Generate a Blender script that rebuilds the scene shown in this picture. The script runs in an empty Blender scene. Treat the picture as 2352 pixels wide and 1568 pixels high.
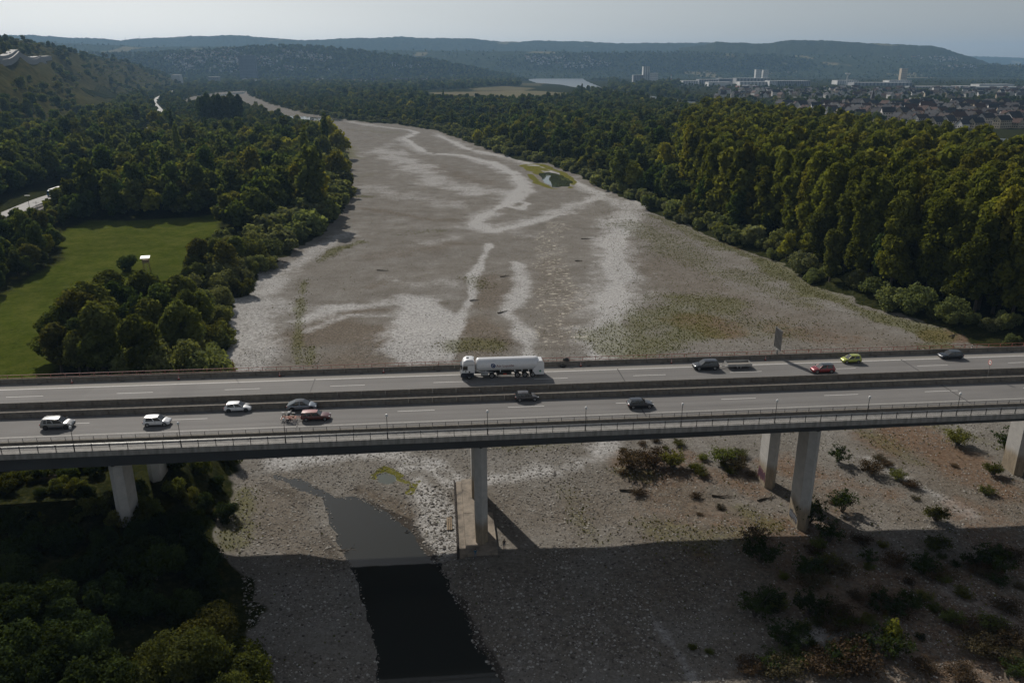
import bpy, math, random
import numpy as np
from mathutils import Matrix, Vector, Euler

# ------------------------------------------------------------------ camera, sky, sun, exposure
scene = bpy.context.scene
CAM_H, PITCH, FV = 74.5, math.radians(19.0), 1837.5          # FV: focal length for a 2352 px wide picture
cam_data = bpy.data.cameras.new('camera'); cam = bpy.data.objects.new('camera', cam_data)
scene.collection.objects.link(cam); scene.camera = cam
cam.location = (0, 0, CAM_H); cam.rotation_euler = (math.pi/2 - PITCH, 0, 0)
cam_data.sensor_width = 36.0; cam_data.lens = FV/2352*36.0
cam_data.clip_start = 0.5; cam_data.clip_end = 60000

SUN_AZ, SUN_EL = math.radians(-28.6), math.radians(34.0)      # azimuth from +Y towards +X
world = bpy.data.worlds.new('World'); scene.world = world; world.use_nodes = True
wn = world.node_tree.nodes; wl = world.node_tree.links
bgn = wn['Background']; bgn.inputs['Strength'].default_value = 0.071
sky = wn.new('ShaderNodeTexSky'); sky.sky_type = 'NISHITA'; sky.sun_disc = False
sky.sun_elevation = SUN_EL; sky.sun_rotation = SUN_AZ
sky.altitude = 100; sky.air_density = 1.0; sky.dust_density = 1.0; sky.ozone_density = 2.0
hsv = wn.new('ShaderNodeHueSaturation'); hsv.inputs['Saturation'].default_value = 0.30      # milky, hazy late-summer sky
wl.new(sky.outputs['Color'], hsv.inputs['Color'])
tint = wn.new('ShaderNodeMix'); tint.data_type = 'RGBA'; tint.blend_type = 'MULTIPLY'; tint.inputs[0].default_value = 1.0
tint.inputs[7].default_value = (1.0, 1.0, 1.0, 1); wl.new(hsv.outputs['Color'], tint.inputs[6]); wl.new(tint.outputs[2], bgn.inputs['Color'])
sun_d = bpy.data.lights.new('sun', 'SUN'); sun = bpy.data.objects.new('sun', sun_d)
scene.collection.objects.link(sun)
sun_d.energy = 4.2; sun_d.angle = math.radians(0.6); sun_d.color = (1.0, 0.93, 0.84)
sdir = Vector((math.sin(SUN_AZ)*math.cos(SUN_EL), math.cos(SUN_AZ)*math.cos(SUN_EL), math.sin(SUN_EL)))
sun.rotation_euler = sdir.to_track_quat('Z', 'Y').to_euler(); sun.location = (-200, 300, 300)
vs = scene.view_settings
vs.view_transform = 'Standard'; vs.look = 'None'; vs.exposure = -0.12; vs.gamma = 1.0; vs.use_curve_mapping = False
cy = scene.cycles
cy.use_denoising = True; cy.use_adaptive_sampling = True; cy.adaptive_threshold = 0.02
cy.max_bounces = 6; cy.diffuse_bounces = 2; cy.glossy_bounces = 3; cy.transmission_bounces = 3
cy.volume_bounces = 0; cy.transparent_max_bounces = 6; cy.caustics_reflective = False; cy.caustics_refractive = False
cy.sample_clamp_indirect = 4.0

random.seed(7); rng = np.random.default_rng(7)
COL = scene.collection
HAZE = 5.5e-5

# ------------------------------------------------------------------ pixel -> place
SP, CP = math.sin(PITCH), math.cos(PITCH)
def ray(xv, yv):
    a = (xv-1176.0)/FV; b = -(yv-784.0)/FV
    return Vector((a, CP + b*SP, -SP + b*CP))
def P(xv, yv, z=0.0):                       # where the line of sight meets height z
    d = ray(xv, yv); t = (z-CAM_H)/d.z
    return Vector((d.x*t, d.y*t, z))
def PD(xv, yv, dist):                       # a point of the line of sight at ground distance dist (along Y)
    d = ray(xv, yv); t = dist/d.y
    return Vector((d.x*t, dist, CAM_H + d.z*t))
def view(x, y, z):                          # place -> picture (arrays)
    dx = x; dy = y; dz = z-CAM_H
    dep = dy*CP - dz*SP
    up = dy*SP + dz*CP
    dep = np.maximum(dep, 1e-3)
    return 1176 + FV*dx/dep, 784 - FV*up/dep

# ------------------------------------------------------------------ mesh helpers
class MB:
    def __init__(s): s.v = []; s.f = []; s.m = []
    def add(s, vs, fs, mi=0):
        o = len(s.v); s.v += [tuple(p) for p in vs]
        s.f += [tuple(i+o for i in f) for f in fs]; s.m += [mi]*len(fs); return s
    def box(s, x0, x1, y0, y1, z0, z1, mi=0):
        return s.add([(x0,y0,z0),(x1,y0,z0),(x1,y1,z0),(x0,y1,z0),(x0,y0,z1),(x1,y0,z1),(x1,y1,z1),(x0,y1,z1)],
            [(0,3,2,1),(4,5,6,7),(0,1,5,4),(1,2,6,5),(2,3,7,6),(3,0,4,7)], mi)
    def tube(s, a, b, r0, r1=None, n=6, mi=0, caps=True):
        a, b = Vector(a), Vector(b); r1 = r0 if r1 is None else r1
        d = (b-a); 
        if d.length < 1e-6: return s
        d.normalize(); q = d.to_track_quat('Z', 'Y')
        vs = []
        for c, r in ((a, r0), (b, r1)):
            for i in range(n):
                t = 2*math.pi*i/n; vs.append(c + q @ Vector((r*math.cos(t), r*math.sin(t), 0)))
        fs = [(i, (i+1) % n, n+(i+1) % n, n+i) for i in range(n)]
        if caps: fs += [tuple(range(n-1, -1, -1)), tuple(range(n, 2*n))]
        return s.add(vs, fs, mi)
    def path(s, pts, radii, n=6, mi=0):
        for i in range(len(pts)-1): s.tube(pts[i], pts[i+1], radii[i], radii[i+1], n, mi)
        return s
    def loft(s, rings, caps=True, mi=0):
        n = len(rings[0]); vs = [p for r in rings for p in r]; fs = []
        for k in range(len(rings)-1):
            for i in range(n):
                j = (i+1) % n
                fs.append((k*n+i, k*n+j, (k+1)*n+j, (k+1)*n+i))
        if caps: fs += [tuple(range(n-1, -1, -1)), tuple(range((len(rings)-1)*n, len(rings)*n))]
        return s.add(vs, fs, mi)
    def prism(s, poly, z0, z1, mi=0):            # polygon in xy
        n = len(poly)
        return s.loft([[(x, y, z0) for x, y in poly], [(x, y, z1) for x, y in poly]], True, mi)
    def disc(s, c, ax, r, th, n=16, mi=0, r2=None):
        ax = Vector(ax).normalized(); c = Vector(c)
        return s.tube(c-ax*th/2, c+ax*th/2, r, r if r2 is None else r2, n, mi)
    def mesh(s, name, mats, smooth=False):
        me = bpy.data.meshes.new(name); me.from_pydata(s.v, [], s.f)
        for m in (mats if isinstance(mats, (list, tuple)) else [mats]): me.materials.append(m)
        if any(s.m): me.polygons.foreach_set('material_index', s.m)
        if smooth:
            me.polygons.foreach_set('use_smooth', [True]*len(s.f))
            try: me.set_sharp_from_angle(angle=math.radians(38))
            except Exception: pass
        me.update(); return me
    def build(s, name, mats, parent=None, smooth=False):
        return link(name, s.mesh(name, mats, smooth), parent)
def link(name, data, parent=None, loc=None, rz=None, scl=None):
    o = bpy.data.objects.new(name, data); COL.objects.link(o)
    if parent is not None: o.parent = parent
    if loc is not None: o.location = loc
    if rz is not None: o.rotation_euler = (0, 0, rz)
    if scl is not None: o.scale = scl if isinstance(scl, (tuple, list)) else (scl,)*3
    return o
def tag(o, label=None, cat=None, group=None, kind=None):
    if label: o['label'] = label
    if cat: o['category'] = cat
    if group: o['group'] = group
    if kind: o['kind'] = kind
    return o
def thing(name, label, cat, loc=(0,0,0), rz=0.0, group=None, scl=None):
    o = link(name, None, None, loc, rz, scl); o.empty_display_size = 0.2
    return tag(o, label, cat, group)
def copy_tree(o, parent=None):
    c = o.copy(); COL.objects.link(c); c.parent = parent
    for ch in o.children: copy_tree(ch, c)
    return c

# ------------------------------------------------------------------ materials
def newmat(name):
    m = bpy.data.materials.new(name); m.use_nodes = True
    nt = m.node_tree; return m, nt, nt.nodes, nt.links, nt.nodes['Principled BSDF']
def noise(nt, scale, detail=4, rough=0.6, vec=None, dim='3D'):
    n = nt.nodes.new('ShaderNodeTexNoise'); n.inputs['Scale'].default_value = scale
    n.inputs['Detail'].default_value = detail; n.inputs['Roughness'].default_value = rough
    if vec is not None: nt.links.new(vec, n.inputs['Vector'])
    return n.outputs['Fac']
def ramp(nt, fac, stops):
    r = nt.nodes.new('ShaderNodeValToRGB'); nt.links.new(fac, r.inputs['Fac'])
    el = r.color_ramp.elements
    while len(el) < len(stops): el.new(0.5)
    for e, (p, c) in zip(el, stops): e.position = p; e.color = (*c, 1) if len(c) == 3 else c
    return r.outputs['Color']
def mrange(nt, v, a, b, c=0.0, d=1.0, smooth=False):
    n = nt.nodes.new('ShaderNodeMapRange'); n.inputs['From Min'].default_value = a; n.inputs['From Max'].default_value = b
    n.inputs['To Min'].default_value = c; n.inputs['To Max'].default_value = d
    if smooth: n.interpolation_type = 'SMOOTHSTEP'
    nt.links.new(v, n.inputs['Value']); return n.outputs['Result']
def math_(nt, op, a, b=None, clamp=False):
    n = nt.nodes.new('ShaderNodeMath'); n.operation = op; n.use_clamp = clamp
    for i, x in enumerate((a, b)):
        if x is None: continue
        if isinstance(x, (int, float)): n.inputs[i].default_value = x
        else: nt.links.new(x, n.inputs[i])
    return n.outputs[0]
def mix(nt, fac, a, b, mode='MIX'):
    n = nt.nodes.new('ShaderNodeMix'); n.data_type = 'RGBA'; n.blend_type = mode
    for i, x in ((0, fac), (6, a), (7, b)):
        if isinstance(x, (int, float)): n.inputs[i].default_value = x
        elif isinstance(x, (tuple, list)): n.inputs[i].default_value = (*x, 1)
        else: nt.links.new(x, n.inputs[i])
    return n.outputs[2]
def worldpos(nt):
    g = nt.nodes.new('ShaderNodeNewGeometry'); return g.outputs['Position']
def objpos(nt):
    g = nt.nodes.new('ShaderNodeTexCoord'); return g.outputs['Object']
def stretch(nt, vec, s):
    m = nt.nodes.new('ShaderNodeMapping'); m.inputs['Scale'].default_value = s
    nt.links.new(vec, m.inputs['Vector']); return m.outputs['Vector']
def bump(nt, h, strength, dist, bsdf):
    b = nt.nodes.new('ShaderNodeBump'); b.inputs['Strength'].default_value = strength
    b.inputs['Distance'].default_value = dist; nt.links.new(h, b.inputs['Height'])
    nt.links.new(b.outputs['Normal'], bsdf.inputs['Normal'])
MATS = {}
def pm(name, col, rough=0.7, var=0.15, scale=3.0, metal=0.0, spec=None, coat=0.0, bmp=0.0, st=(1,1,1)):
    """plain painted or natural surface: base colour with mottling"""
    if name in MATS: return MATS[name]
    m, nt, N, L, b = newmat(name)
    b.inputs['Roughness'].default_value = rough; b.inputs['Metallic'].default_value = metal
    if spec is not None: b.inputs['Specular IOR Level'].default_value = spec
    if coat: b.inputs['Coat Weight'].default_value = coat; b.inputs['Coat Roughness'].default_value = 0.06
    v = objpos(nt)
    if st != (1,1,1): v = stretch(nt, v, st)
    f = noise(nt, scale, 5, 0.65, v)
    lo = tuple(max(0, c*(1-var*1.6)) for c in col); hi = tuple(min(1, c*(1+var*1.3)) for c in col)
    c = ramp(nt, f, [(0.28, lo), (0.5, col), (0.75, hi)])
    L.new(c, b.inputs['Base Color'])
    if bmp: bump(nt, f, bmp, 0.05, b)
    MATS[name] = m; return m

def leaf_mat(name, cols, transl=0.42, mott=0.35):
    """foliage: colour differs from tree to tree and from clump to clump"""
    m, nt, N, L, b = newmat(name)
    oi = N.new('ShaderNodeObjectInfo')
    n = len(cols)
    base = ramp(nt, oi.outputs['Random'], [((i+0.5)/n, c) for i, c in enumerate(cols)])
    f = noise(nt, 0.45, 3, 0.6, worldpos(nt))
    f2 = noise(nt, 2.3, 2, 0.6, worldpos(nt))
    k = math_(nt, 'ADD', mrange(nt, f, 0.3, 0.7, 1-mott, 1+mott), mrange(nt, f2, 0.3, 0.7, -0.18, 0.18))
    rv = N.new('ShaderNodeMath'); rv.operation = 'FRACT'; L.new(math_(nt, 'MULTIPLY', oi.outputs['Random'], 37.7), rv.inputs[0])
    k = math_(nt, 'MULTIPLY', k, mrange(nt, rv.outputs[0], 0, 1, .72, 1.5))
    hv = N.new('ShaderNodeHueSaturation'); L.new(base, hv.inputs['Color']); L.new(k, hv.inputs['Value'])
    d = N.new('ShaderNodeBsdfDiffuse'); t = N.new('ShaderNodeBsdfTranslucent'); mx = N.new('ShaderNodeMixShader')
    L.new(hv.outputs['Color'], d.inputs['Color'])
    tc = mix(nt, 1.0, hv.outputs['Color'], (1.25, 1.2, 0.6), 'MULTIPLY'); L.new(tc, t.inputs['Color'])
    mx.inputs[0].default_value = transl; L.new(d.outputs[0], mx.inputs[1]); L.new(t.outputs[0], mx.inputs[2])
    L.new(mx.outputs[0], N['Material Output'].inputs['Surface'])
    N.remove(b); MATS[name] = m; return m

# ------------------------------------------------------------------ bridge frame (u along, w across, away from us)
BA = math.radians(5.28); DECK = 21.5; B0 = Vector((0, 110.3, 0))
BU = Vector((math.cos(BA), math.sin(BA), 0)); BW = Vector((-math.sin(BA), math.cos(BA), 0))
def B(u, w, z=DECK): return B0 + BU*u + BW*w + Vector((0, 0, z))
def toB(p):
    d = Vector((p[0], p[1], 0)) - B0
    return d.dot(BU), d.dot(BW)
def PB(xv, yv, z=DECK): return toB(P(xv, yv, z))

# ------------------------------------------------------------------ ground shape
def wpoly(pts, z=0.0): return np.array([[*P(x, y, z)][:2] for x, y in pts])
def inside(px, py, poly):
    r = np.zeros(px.shape, bool); n = len(poly)
    for i in range(n):
        x0, y0 = poly[i]; x1, y1 = poly[(i+1) % n]
        c = ((y0 > py) != (y1 > py))
        with np.errstate(divide='ignore', invalid='ignore'):
            r ^= c & (px < (x1-x0)*(py-y0)/(y1-y0)+x0)
    return r
def pdist(px, py, poly, closed=False):
    n = len(poly); best = np.full(px.shape, 1e9)
    for i in range(n if closed else n-1):
        ax, ay = poly[i]; bx, by = poly[(i+1) % n]
        ex, ey = bx-ax, by-ay; l2 = ex*ex+ey*ey+1e-9
        t = np.clip(((px-ax)*ex+(py-ay)*ey)/l2, 0, 1)
        best = np.minimum(best, (px-ax-t*ex)**2+(py-ay-t*ey)**2)
    return np.sqrt(best)
def sdist(px, py, poly):
    d = pdist(px, py, poly, True); return np.where(inside(px, py, poly), -d, d)
def sstep(a, b, x):
    t = np.clip((x-a)/(b-a), 0, 1); return t*t*(3-2*t)
def vnoise(x, y, s, seed=0):                 # smooth value noise
    x = np.asarray(x)/s; y = np.asarray(y)/s
    xi = np.floor(x).astype(np.int64); yi = np.floor(y).astype(np.int64); fx = x-xi; fy = y-yi
    def h(a, b):
        k = (a*374761393 + b*668265263 + seed*1274126177) & 0x7fffffff
        k = ((k ^ (k >> 13))*1103515245) & 0x7fffffff
        return ((k ^ (k >> 16)) & 0xffff)/65535.0
    fx = fx*fx*(3-2*fx); fy = fy*fy*(3-2*fy)
    return (h(xi,yi)*(1-fx)+h(xi+1,yi)*fx)*(1-fy)+(h(xi,yi+1)*(1-fx)+h(xi+1,yi+1)*fx)*fy

RIVER = wpoly([(640,1750),(600,1568),(565,1300),(535,1190),(560,1100),(590,1050),(545,930),(505,850),(540,765),(565,695),(640,605),(740,545),
   (800,485),(803,405),(785,345),(745,303),(700,283),(640,268),(590,253),(560,243),(500,246),(445,250),(415,238),(440,224),(500,214),
   (560,209),(575,222),(620,240),(700,262),(800,278),(900,286),(1000,300),(1080,330),(1170,362),(1280,385),(1400,445),(1500,490),
   (1620,545),(1750,592),(1870,665),(2050,722),(2170,776),(2352,815),(2700,880),(3000,1000),(3300,1750)])
POOL = wpoly([(618,1092),(650,1094),(690,1105),(745,1128),(770,1142),(830,1147),(900,1187),(960,1242),(1000,1292),(1028,1332),(1062,1402),
   (1100,1490),(1150,1568),(1230,1720),(880,1720),(862,1500),(842,1400),(812,1312),(775,1232),(752,1172),(738,1140),(690,1122),(650,1104)], -0.5)
POND = wpoly([(1238,398),(1262,395),(1290,402),(1312,416),(1308,427),(1272,429),(1250,417)], 0)
POND2 = wpoly([(862,1088),(885,1080),(908,1088),(912,1100),(895,1110),(872,1106)], 0)
RHINE = wpoly([(1212,183),(1250,179),(1335,178.5),(1342,186),(1380,203),(1425,212),(1640,242),(1850,270),(2100,300),(2400,330),(2900,375),
   (2900,470),(2352,418),(2000,337),(1700,277),(1500,242),(1400,218),(1360,208),(1300,196),(1240,192)], 0)
MEADOW = wpoly([(-500,740),(0,676),(60,642),(150,594),(125,545),(200,505),(300,508),(440,500),(512,488),(500,545),(440,598),(410,668),
   (330,700),(240,735),(150,790),(115,870),(-500,900)], 3.2)
ROADL = [(-260,530),(-120,508),(0,488),(60,462),(110,442),(170,424),(215,408),(262,388),(300,366),(316,345),(322,322),(335,300),(360,275),(374,258),(362,244),(352,232),(362,222),(385,211),(410,204),(440,199)]
ROADLW = wpoly(ROADL, 6.0)
FT_Y = np.array([0, 350, 600, 900, 1300, 1650, 2300, 3000, 3800])
FT_X = np.array([-300, -335, -405, -490, -630, -770, -990, -1150, -1380])
HC_H = np.array([100, 110, 122, 128, 128, 126, 112, 85, 30])
def footd(x, y): return (np.interp(y, FT_Y, FT_X)-x)*0.95
def hz(x, y):
    x = np.asarray(x, float); y = np.asarray(y, float)
    sd = sdist(x, y, RIVER)
    z = sstep(0, 14, sd)*3.2
    z = z + sstep(-44, -62, x)*sstep(150, 130, y)*3.6*sstep(0, 10, sd)       # high bank under the bridge
    z = z + (vnoise(x, y, 31, 1)-0.5)*0.9 + (vnoise(x, y, 13, 7)-0.5)*0.35 + (vnoise(x, y, 6, 2)-0.5)*0.16
    sp = sdist(x, y, POOL) + (vnoise(x, y, 3.1, 5)-0.5)*.9 + (vnoise(x, y, .9, 15)-0.5)*.5
    z = np.where(sp < 8, z*sstep(0, 8, sp) - 0.5*sstep(8, 0, sp), z)
    z = np.where(sp < 0, -0.5 - 0.9*sstep(0, 2.5, -sp), z)
    for pl, dd in ((POND, 0.5), (POND2, 0.25)):
        q = sdist(x, y, pl) + (vnoise(x, y, 5, 6)-0.5)*dd*2
        z = np.where(q < 6*dd, z*sstep(0, 6*dd, q) - 0.22*sstep(6*dd, 0, q), z)
        z = np.where(q < 0, -0.22 - 0.5*sstep(0, 2, -q), z)
    q = sdist(x, y, RHINE)
    z = np.where(q < 30, z*sstep(0, 30, q) - 0.6*sstep(30, 0, q), z)
    hc = np.interp(y, FT_Y, HC_H)*sstep(4300, 3600, y)
    k = sstep(0, 230, footd(x, y) + (vnoise(x, y, 90, 9)-0.5)*28)
    z = z + hc*k*(1+0.10*(vnoise(x, y, 60, 11)-0.5)) + k*(vnoise(x, y, 25, 12)-0.5)*2
    return z
def hz1(x, y): return float(hz(np.array([x]), np.array([y]))[0])
def PG(xv, yv):                              # line of sight -> ground
    z = 0.0
    for _ in range(6):
        p = P(xv, yv, z); z = hz1(p.x, p.y)
    return Vector((p.x, p.y, z))

# ------------------------------------------------------------------ ground sheet with its deposits and plants
def polar_grid(na, nr, amax, r0, r1):
    ang = np.linspace(-amax, amax, na); r = r0*np.exp(np.linspace(0, math.log(r1/r0), nr))
    A, R = np.meshgrid(ang, r); return R*np.sin(A), R*np.cos(A)
NA, NR = 560, 640
X, Y = polar_grid(NA, NR, math.radians(62), 30, 16000)
Z = hz(X.ravel(), Y.ravel()).reshape(X.shape)
gx, gy, gz = X.ravel(), Y.ravel(), Z.ravel()
sdr = sdist(gx, gy, RIVER)
nA = vnoise(gx, gy, 14, 21); nB = vnoise(gx, gy, 5, 22); nC = vnoise(gx, gy, 2.2, 23)
wob = (nA-0.5)*1.0+(nB-0.5)*0.6+(nC-0.5)*0.3
def strokes(lst, soft=0.85):
    out = np.zeros(gx.shape)
    sel0 = gy < 2600
    for pts, hw, st in lst:
        pl = wpoly(pts)
        bx0, by0 = pl.min(0)-3*hw-5; bx1, by1 = pl.max(0)+3*hw+5
        s = sel0 & (gx > bx0) & (gx < bx1) & (gy > by0) & (gy < by1)
        if not s.any(): continue
        d = pdist(gx[s], gy[s], pl) + wob[s]*hw*1.3
        out[s] = np.maximum(out[s], st*(1-sstep(hw*(1-soft), hw*(1+soft), d)))
    return out
white = strokes([
 ([(1470,455),(1440,500),(1402,560),(1405,600),(1420,640),(1415,690),(1395,730),(1385,770),(1370,830)], 8, .6), ([(1440,500),(1405,570),(1420,640),(1412,700),(1392,760),(1375,830)], 4.5, 1.1),
 ([(1380,600),(1370,660),(1350,720)], 6, .4),
 ([(1125,560),(1105,600),(1082,640),(1085,680),(1066,710),(1050,740),(1034,775),(1028,830)], 1.8, 1.0),
 ([(960,690),(945,740),(950,790),(945,830)], 6, .95), ([(1000,720),(985,780),(980,830)], 5, 1.0),
 ([(1185,600),(1205,650),(1185,690),(1160,715),(1190,745),(1215,790),(1210,830)], 2.8, .75),
 ([(690,735),(760,705),(850,700),(930,690)], 3, .7), ([(700,760),(800,722),(900,722)], 1.5, .5), ([(880,640),(960,655),(1040,650)], 5, .35),
 ([(620,640),(590,700),(560,770),(540,830)], 9, .6), ([(660,620),(720,580),(790,540)], 5, .5),
 ([(800,280),(880,292),(940,300),(958,304),(920,322),(975,352),(1060,358),(1140,380),(1178,402),(1192,430),(1160,466),(1105,498),(1088,518),(1130,528),(1230,506),(1300,486)], 6.5, .5),
 ([(940,300),(958,304),(930,318),(975,350),(1060,356)], 2.8, 1.15), ([(1140,378),(1182,402),(1198,430),(1166,466),(1105,500),(1090,516)], 2.6, 1.2), ([(1090,516),(1135,530),(1230,508),(1290,490)], 2.6, 1.05), ([(1060,356),(1140,378)], 2.4, .9),
 ([(1000,306),(1080,345),(1170,363),(1260,395),(1330,428),(1378,446),(1345,462),(1300,478)], 6.5, .5), ([(1010,312),(1080,345),(1170,361),(1260,391),(1340,426)], 2.4, 1.1), ([(1340,426),(1382,446),(1350,462)], 3.4, 1.0),
 ([(1130,372),(1190,398),(1215,440),(1170,470)], 3.0, .8), ([(1240,500),(1320,470),(1385,452),(1420,470)], 5, .6),
 ([(880,345),(950,380),(1010,420),(1100,440),(1150,440)], 12, .55), ([(840,430),(930,450),(1050,470)], 10, .35), ([(820,360),(900,330)], 8,.3),
 ([(1165,468),(1190,460),(1212,466),(1195,482),(1170,476)], 2.2, 1.0),
 ([(1050,520),(1150,520),(1210,540)], 5, .4), ([(980,560),(1050,545)], 4, .4),
 ([(640,1055),(760,1040),(880,1040),(1000,1062),(1060,1095)], 2.6, .7), ([(1110,1098),(1200,1088),(1290,1080),(1360,1050),(1400,1010)], 3.2, .85),
 ([(960,1100),(985,1140),(1010,1190),(1030,1240)], 2.2, .85), ([(930,1075),(980,1070),(1030,1110)], 1.6, .8), ([(980,1190),(1000,1240),(1020,1270)], 1.6, .6),
 ([(1500,1420),(1560,1500),(1600,1568)], 1.0, .5), ([(1990,1050),(2100,1110),(2230,1180)], 1.6, .6), ([(2180,1350),(2300,1430)], 1.8, .5), ([(1860,1460),(1930,1450)], 1.5,.5)])
green = strokes([
 ([(770,318),(785,340),(800,362)], 10, .85), ([(800,450),(850,452)], 3, .9), ([(735,600),(770,575),(830,555)], 3.2, .9),
 ([(700,640),(688,700),(684,760),(686,840)], 1.5, .8), ([(715,800),(708,840)], 2.2, .9),
 ([(1640,556),(1760,606),(1870,672),(2000,720),(2110,758),(2190,800)], 5.0, 1.0), ([(1500,495),(1580,530),(1660,570)], 4, .7),
 ([(1470,520),(1560,580),(1700,640),(1830,690)], 10, .55), ([(1700,640),(1800,640)], 7, .6),
 ([(1430,790),(1480,740),(1560,700),(1640,700)], 11, .8), ([(1440,800),(1540,780),(1600,760)], 8, .9), ([(1620,740),(1760,760)], 12, .5),
 ([(1050,800),(1100,790),(1140,800)], 4.5, .8), ([(1080,640),(1100,660)], 4, .5), ([(920,540),(1000,530)], 5, .4), ([(820,300),(900,305)], 10, .5), ([(790,420),(840,400)], 9, .4),
 ([(1330,1180),(1380,1250),(1400,1230)], 2.4, .6), ([(1500,1210),(1620,1240),(1700,1230)], 3, .6), ([(1120,1030),(1300,1020)], 2.2, .6), ([(1280,1110),(1330,1150)], 3, .4),
 ([(540,1250),(545,1180),(560,1130)], 2.2, .9), ([(1420,1080),(1480,1090)], 2, .7), ([(1700,1160),(1760,1200)], 2.4, .7), ([(1990,1000),(2100,1060)], 3, .6), ([(2150,980),(2300,1030)], 3,.6)], .7)
algae = strokes([([(1205,381),(1225,390),(1245,400)], 4.5, 1.0), ([(1225,383),(1260,392)], 3.5, .9), ([(1196,377),(1240,378),(1290,396),(1318,418),(1310,432),(1270,433),(1236,420),(1215,400)], 2.2, 1.0),
 ([(858,1094),(885,1077),(912,1088),(918,1100),(950,1112),(962,1105)], .9, 1.0), ([(940,1130),(952,1115)], .8, 1.0), ([(900,1080),(930,1095)], .7, .9), ([(1180,470),(1198,471)], 1.2, .6)])
brown = strokes([
 ([(720,770),(800,760),(880,770)], 10, .9), ([(760,830),(860,830)], 8, .9), ([(1100,740),(1130,790),(1100,830)], 7, .9), ([(1130,640),(1110,700)], 6, .8),
 ([(800,715),(890,706)], 1.6, .8), ([(850,660),(900,640)], 2, .6), ([(1040,560),(960,575),(880,590)], 6, .5), ([(1250,600),(1290,700),(1290,800)], 7, .35),
 ([(980,380),(1040,400),(1100,420)], 9, .55), ([(830,480),(1000,505),(1080,505)], 3, .7), ([(1010,300),(1080,320)], 8, .4),
 ([(1500,600),(1650,680),(1850,760),(2000,780)], 14, .5), ([(640,1150),(700,1230),(740,1300)], 5, .5), ([(600,1110),(650,1180)], 4, .4), ([(820,1120),(900,1150),(960,1200)], 1.6, .9),
 ([(1150,1160),(1300,1180),(1500,1160),(1700,1120)], 9, .55), ([(1150,1400),(1400,1350),(1600,1400)], 16, .5), ([(1700,1090),(1900,1150),(2100,1180)], 5, .8), ([(1600,1350),(1900,1450),(2300,1400)], 20, .8), ([(2050,1030),(2352,1150)], 10, .8), ([(1400,1450),(1700,1560)], 10, .6), ([(1450,1100),(1650,1170),(1800,1230)], 7, .8)])
red = strokes([([(1590,735),(1650,760)], 8, .7), ([(1800,760),(1950,780)], 10, .5), ([(1640,540),(1700,575)], 2, .9), ([(2140,775),(2200,780)], 5, .9), ([(1430,1060),(1600,1090),(1760,1060)], 6, .6),
 ([(1750,1060),(1900,1090),(2050,1130)], 7, .7), ([(2100,1010),(2300,1100)], 9, .7), ([(1500,1150),(1750,1200),(2000,1260)], 6, .45), ([(1850,1250),(2100,1350),(2300,1500)], 14, .6), ([(1600,1060),(1720,1120)], 5, .7), ([(2200,1180),(2352,1300)], 9, .6), ([(1950,1000),(2050,1040)], 5, .6), ([(1650,1560),(1900,1540),(2300,1560)], 5, .5), ([(780,345),(800,352)], 4, .6)])
flake = strokes([([(1270,515),(1262,560),(1265,610),(1290,640),(1285,690),(1275,740),(1265,785)], 7, 1.0), ([(1180,545),(1230,535)], 5, .6), ([(1310,470),(1390,480)], 6, .35), ([(1290,560),(1300,640)], 9, .5)], .9)
mud = strokes([([(600,1105),(680,1140),(740,1200),(770,1300),(800,1400)], 1.5, .5), ([(1035,1350),(1075,1430),(1120,1520),(1160,1600)], 1.4, .8), ([(830,1140),(920,1190),(1000,1280)], 1.2, .8), ([(1290,1060),(1270,1090),(1310,1100)], .5, 1.0)])
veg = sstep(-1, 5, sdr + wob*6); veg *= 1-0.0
meadow = 1-sstep(-1.5, 1.5, sdist(gx, gy, MEADOW)+wob*2)
fields = np.zeros(gx.shape); ploughed = np.zeros(gx.shape)
for pl, v in (([(985,213),(1060,211),(1230,209),(1305,214),(1290,226),(1150,229),(990,224)], 1), ([(1080,204),(1160,198),(1230,203),(1200,210),(1090,209)], .8),
              ([(1400,252),(1480,256),(1478,263),(1402,259)], .8), ([(1150,190),(1250,192),(1240,198),(1150,196)], .5)):
    fields = np.maximum(fields, inside(gx, gy, wpoly(pl, 3))*v)
ploughed = np.maximum(ploughed, inside(gx, gy, wpoly([(1000,219),(1290,219),(1285,224),(1150,227),(1000,223)], 3))*1.0)
path = strokes([([(0,1172),(40,1165),(75,1130),(85,1125)], 0.9, 1), ([(75,1130),(95,1160),(150,1172),(160,1190)], 0.9, 1)])
hillk = sstep(0, 60, footd(gx, gy))*sstep(4300, 3600, gy)
me = bpy.data.meshes.new('ground')
me.vertices.add(NA*NR); me.vertices.foreach_set('co', np.stack([gx, gy, gz], 1).ravel())
ii = (np.arange(NR-1)[:, None]*NA + np.arange(NA-1)[None, :]).ravel()
quads = np.stack([ii, ii+1, ii+NA+1, ii+NA], 1)[:, ::-1].copy()
me.loops.add(quads.size); me.loops.foreach_set('vertex_index', quads.ravel())
me.polygons.add(len(quads)); me.polygons.foreach_set('loop_start', np.arange(len(quads))*4)
me.polygons.foreach_set('use_smooth', np.ones(len(quads), bool))
me.update(calc_edges=True); me.validate()
def colattr(name, a, b, c):
    at = me.attributes.new(name, 'FLOAT_COLOR', 'POINT')
    at.data.foreach_set('color', np.stack([a, b, c, np.ones_like(a)], 1).astype(np.float32).ravel())
colattr('dep_a', white, green, brown); colattr('dep_b', veg, meadow, flake)
colattr('dep_c', algae, red, mud); colattr('dep_d', fields, path, hillk)
m, nt, N, L, b = newmat('river_gravel')
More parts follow.
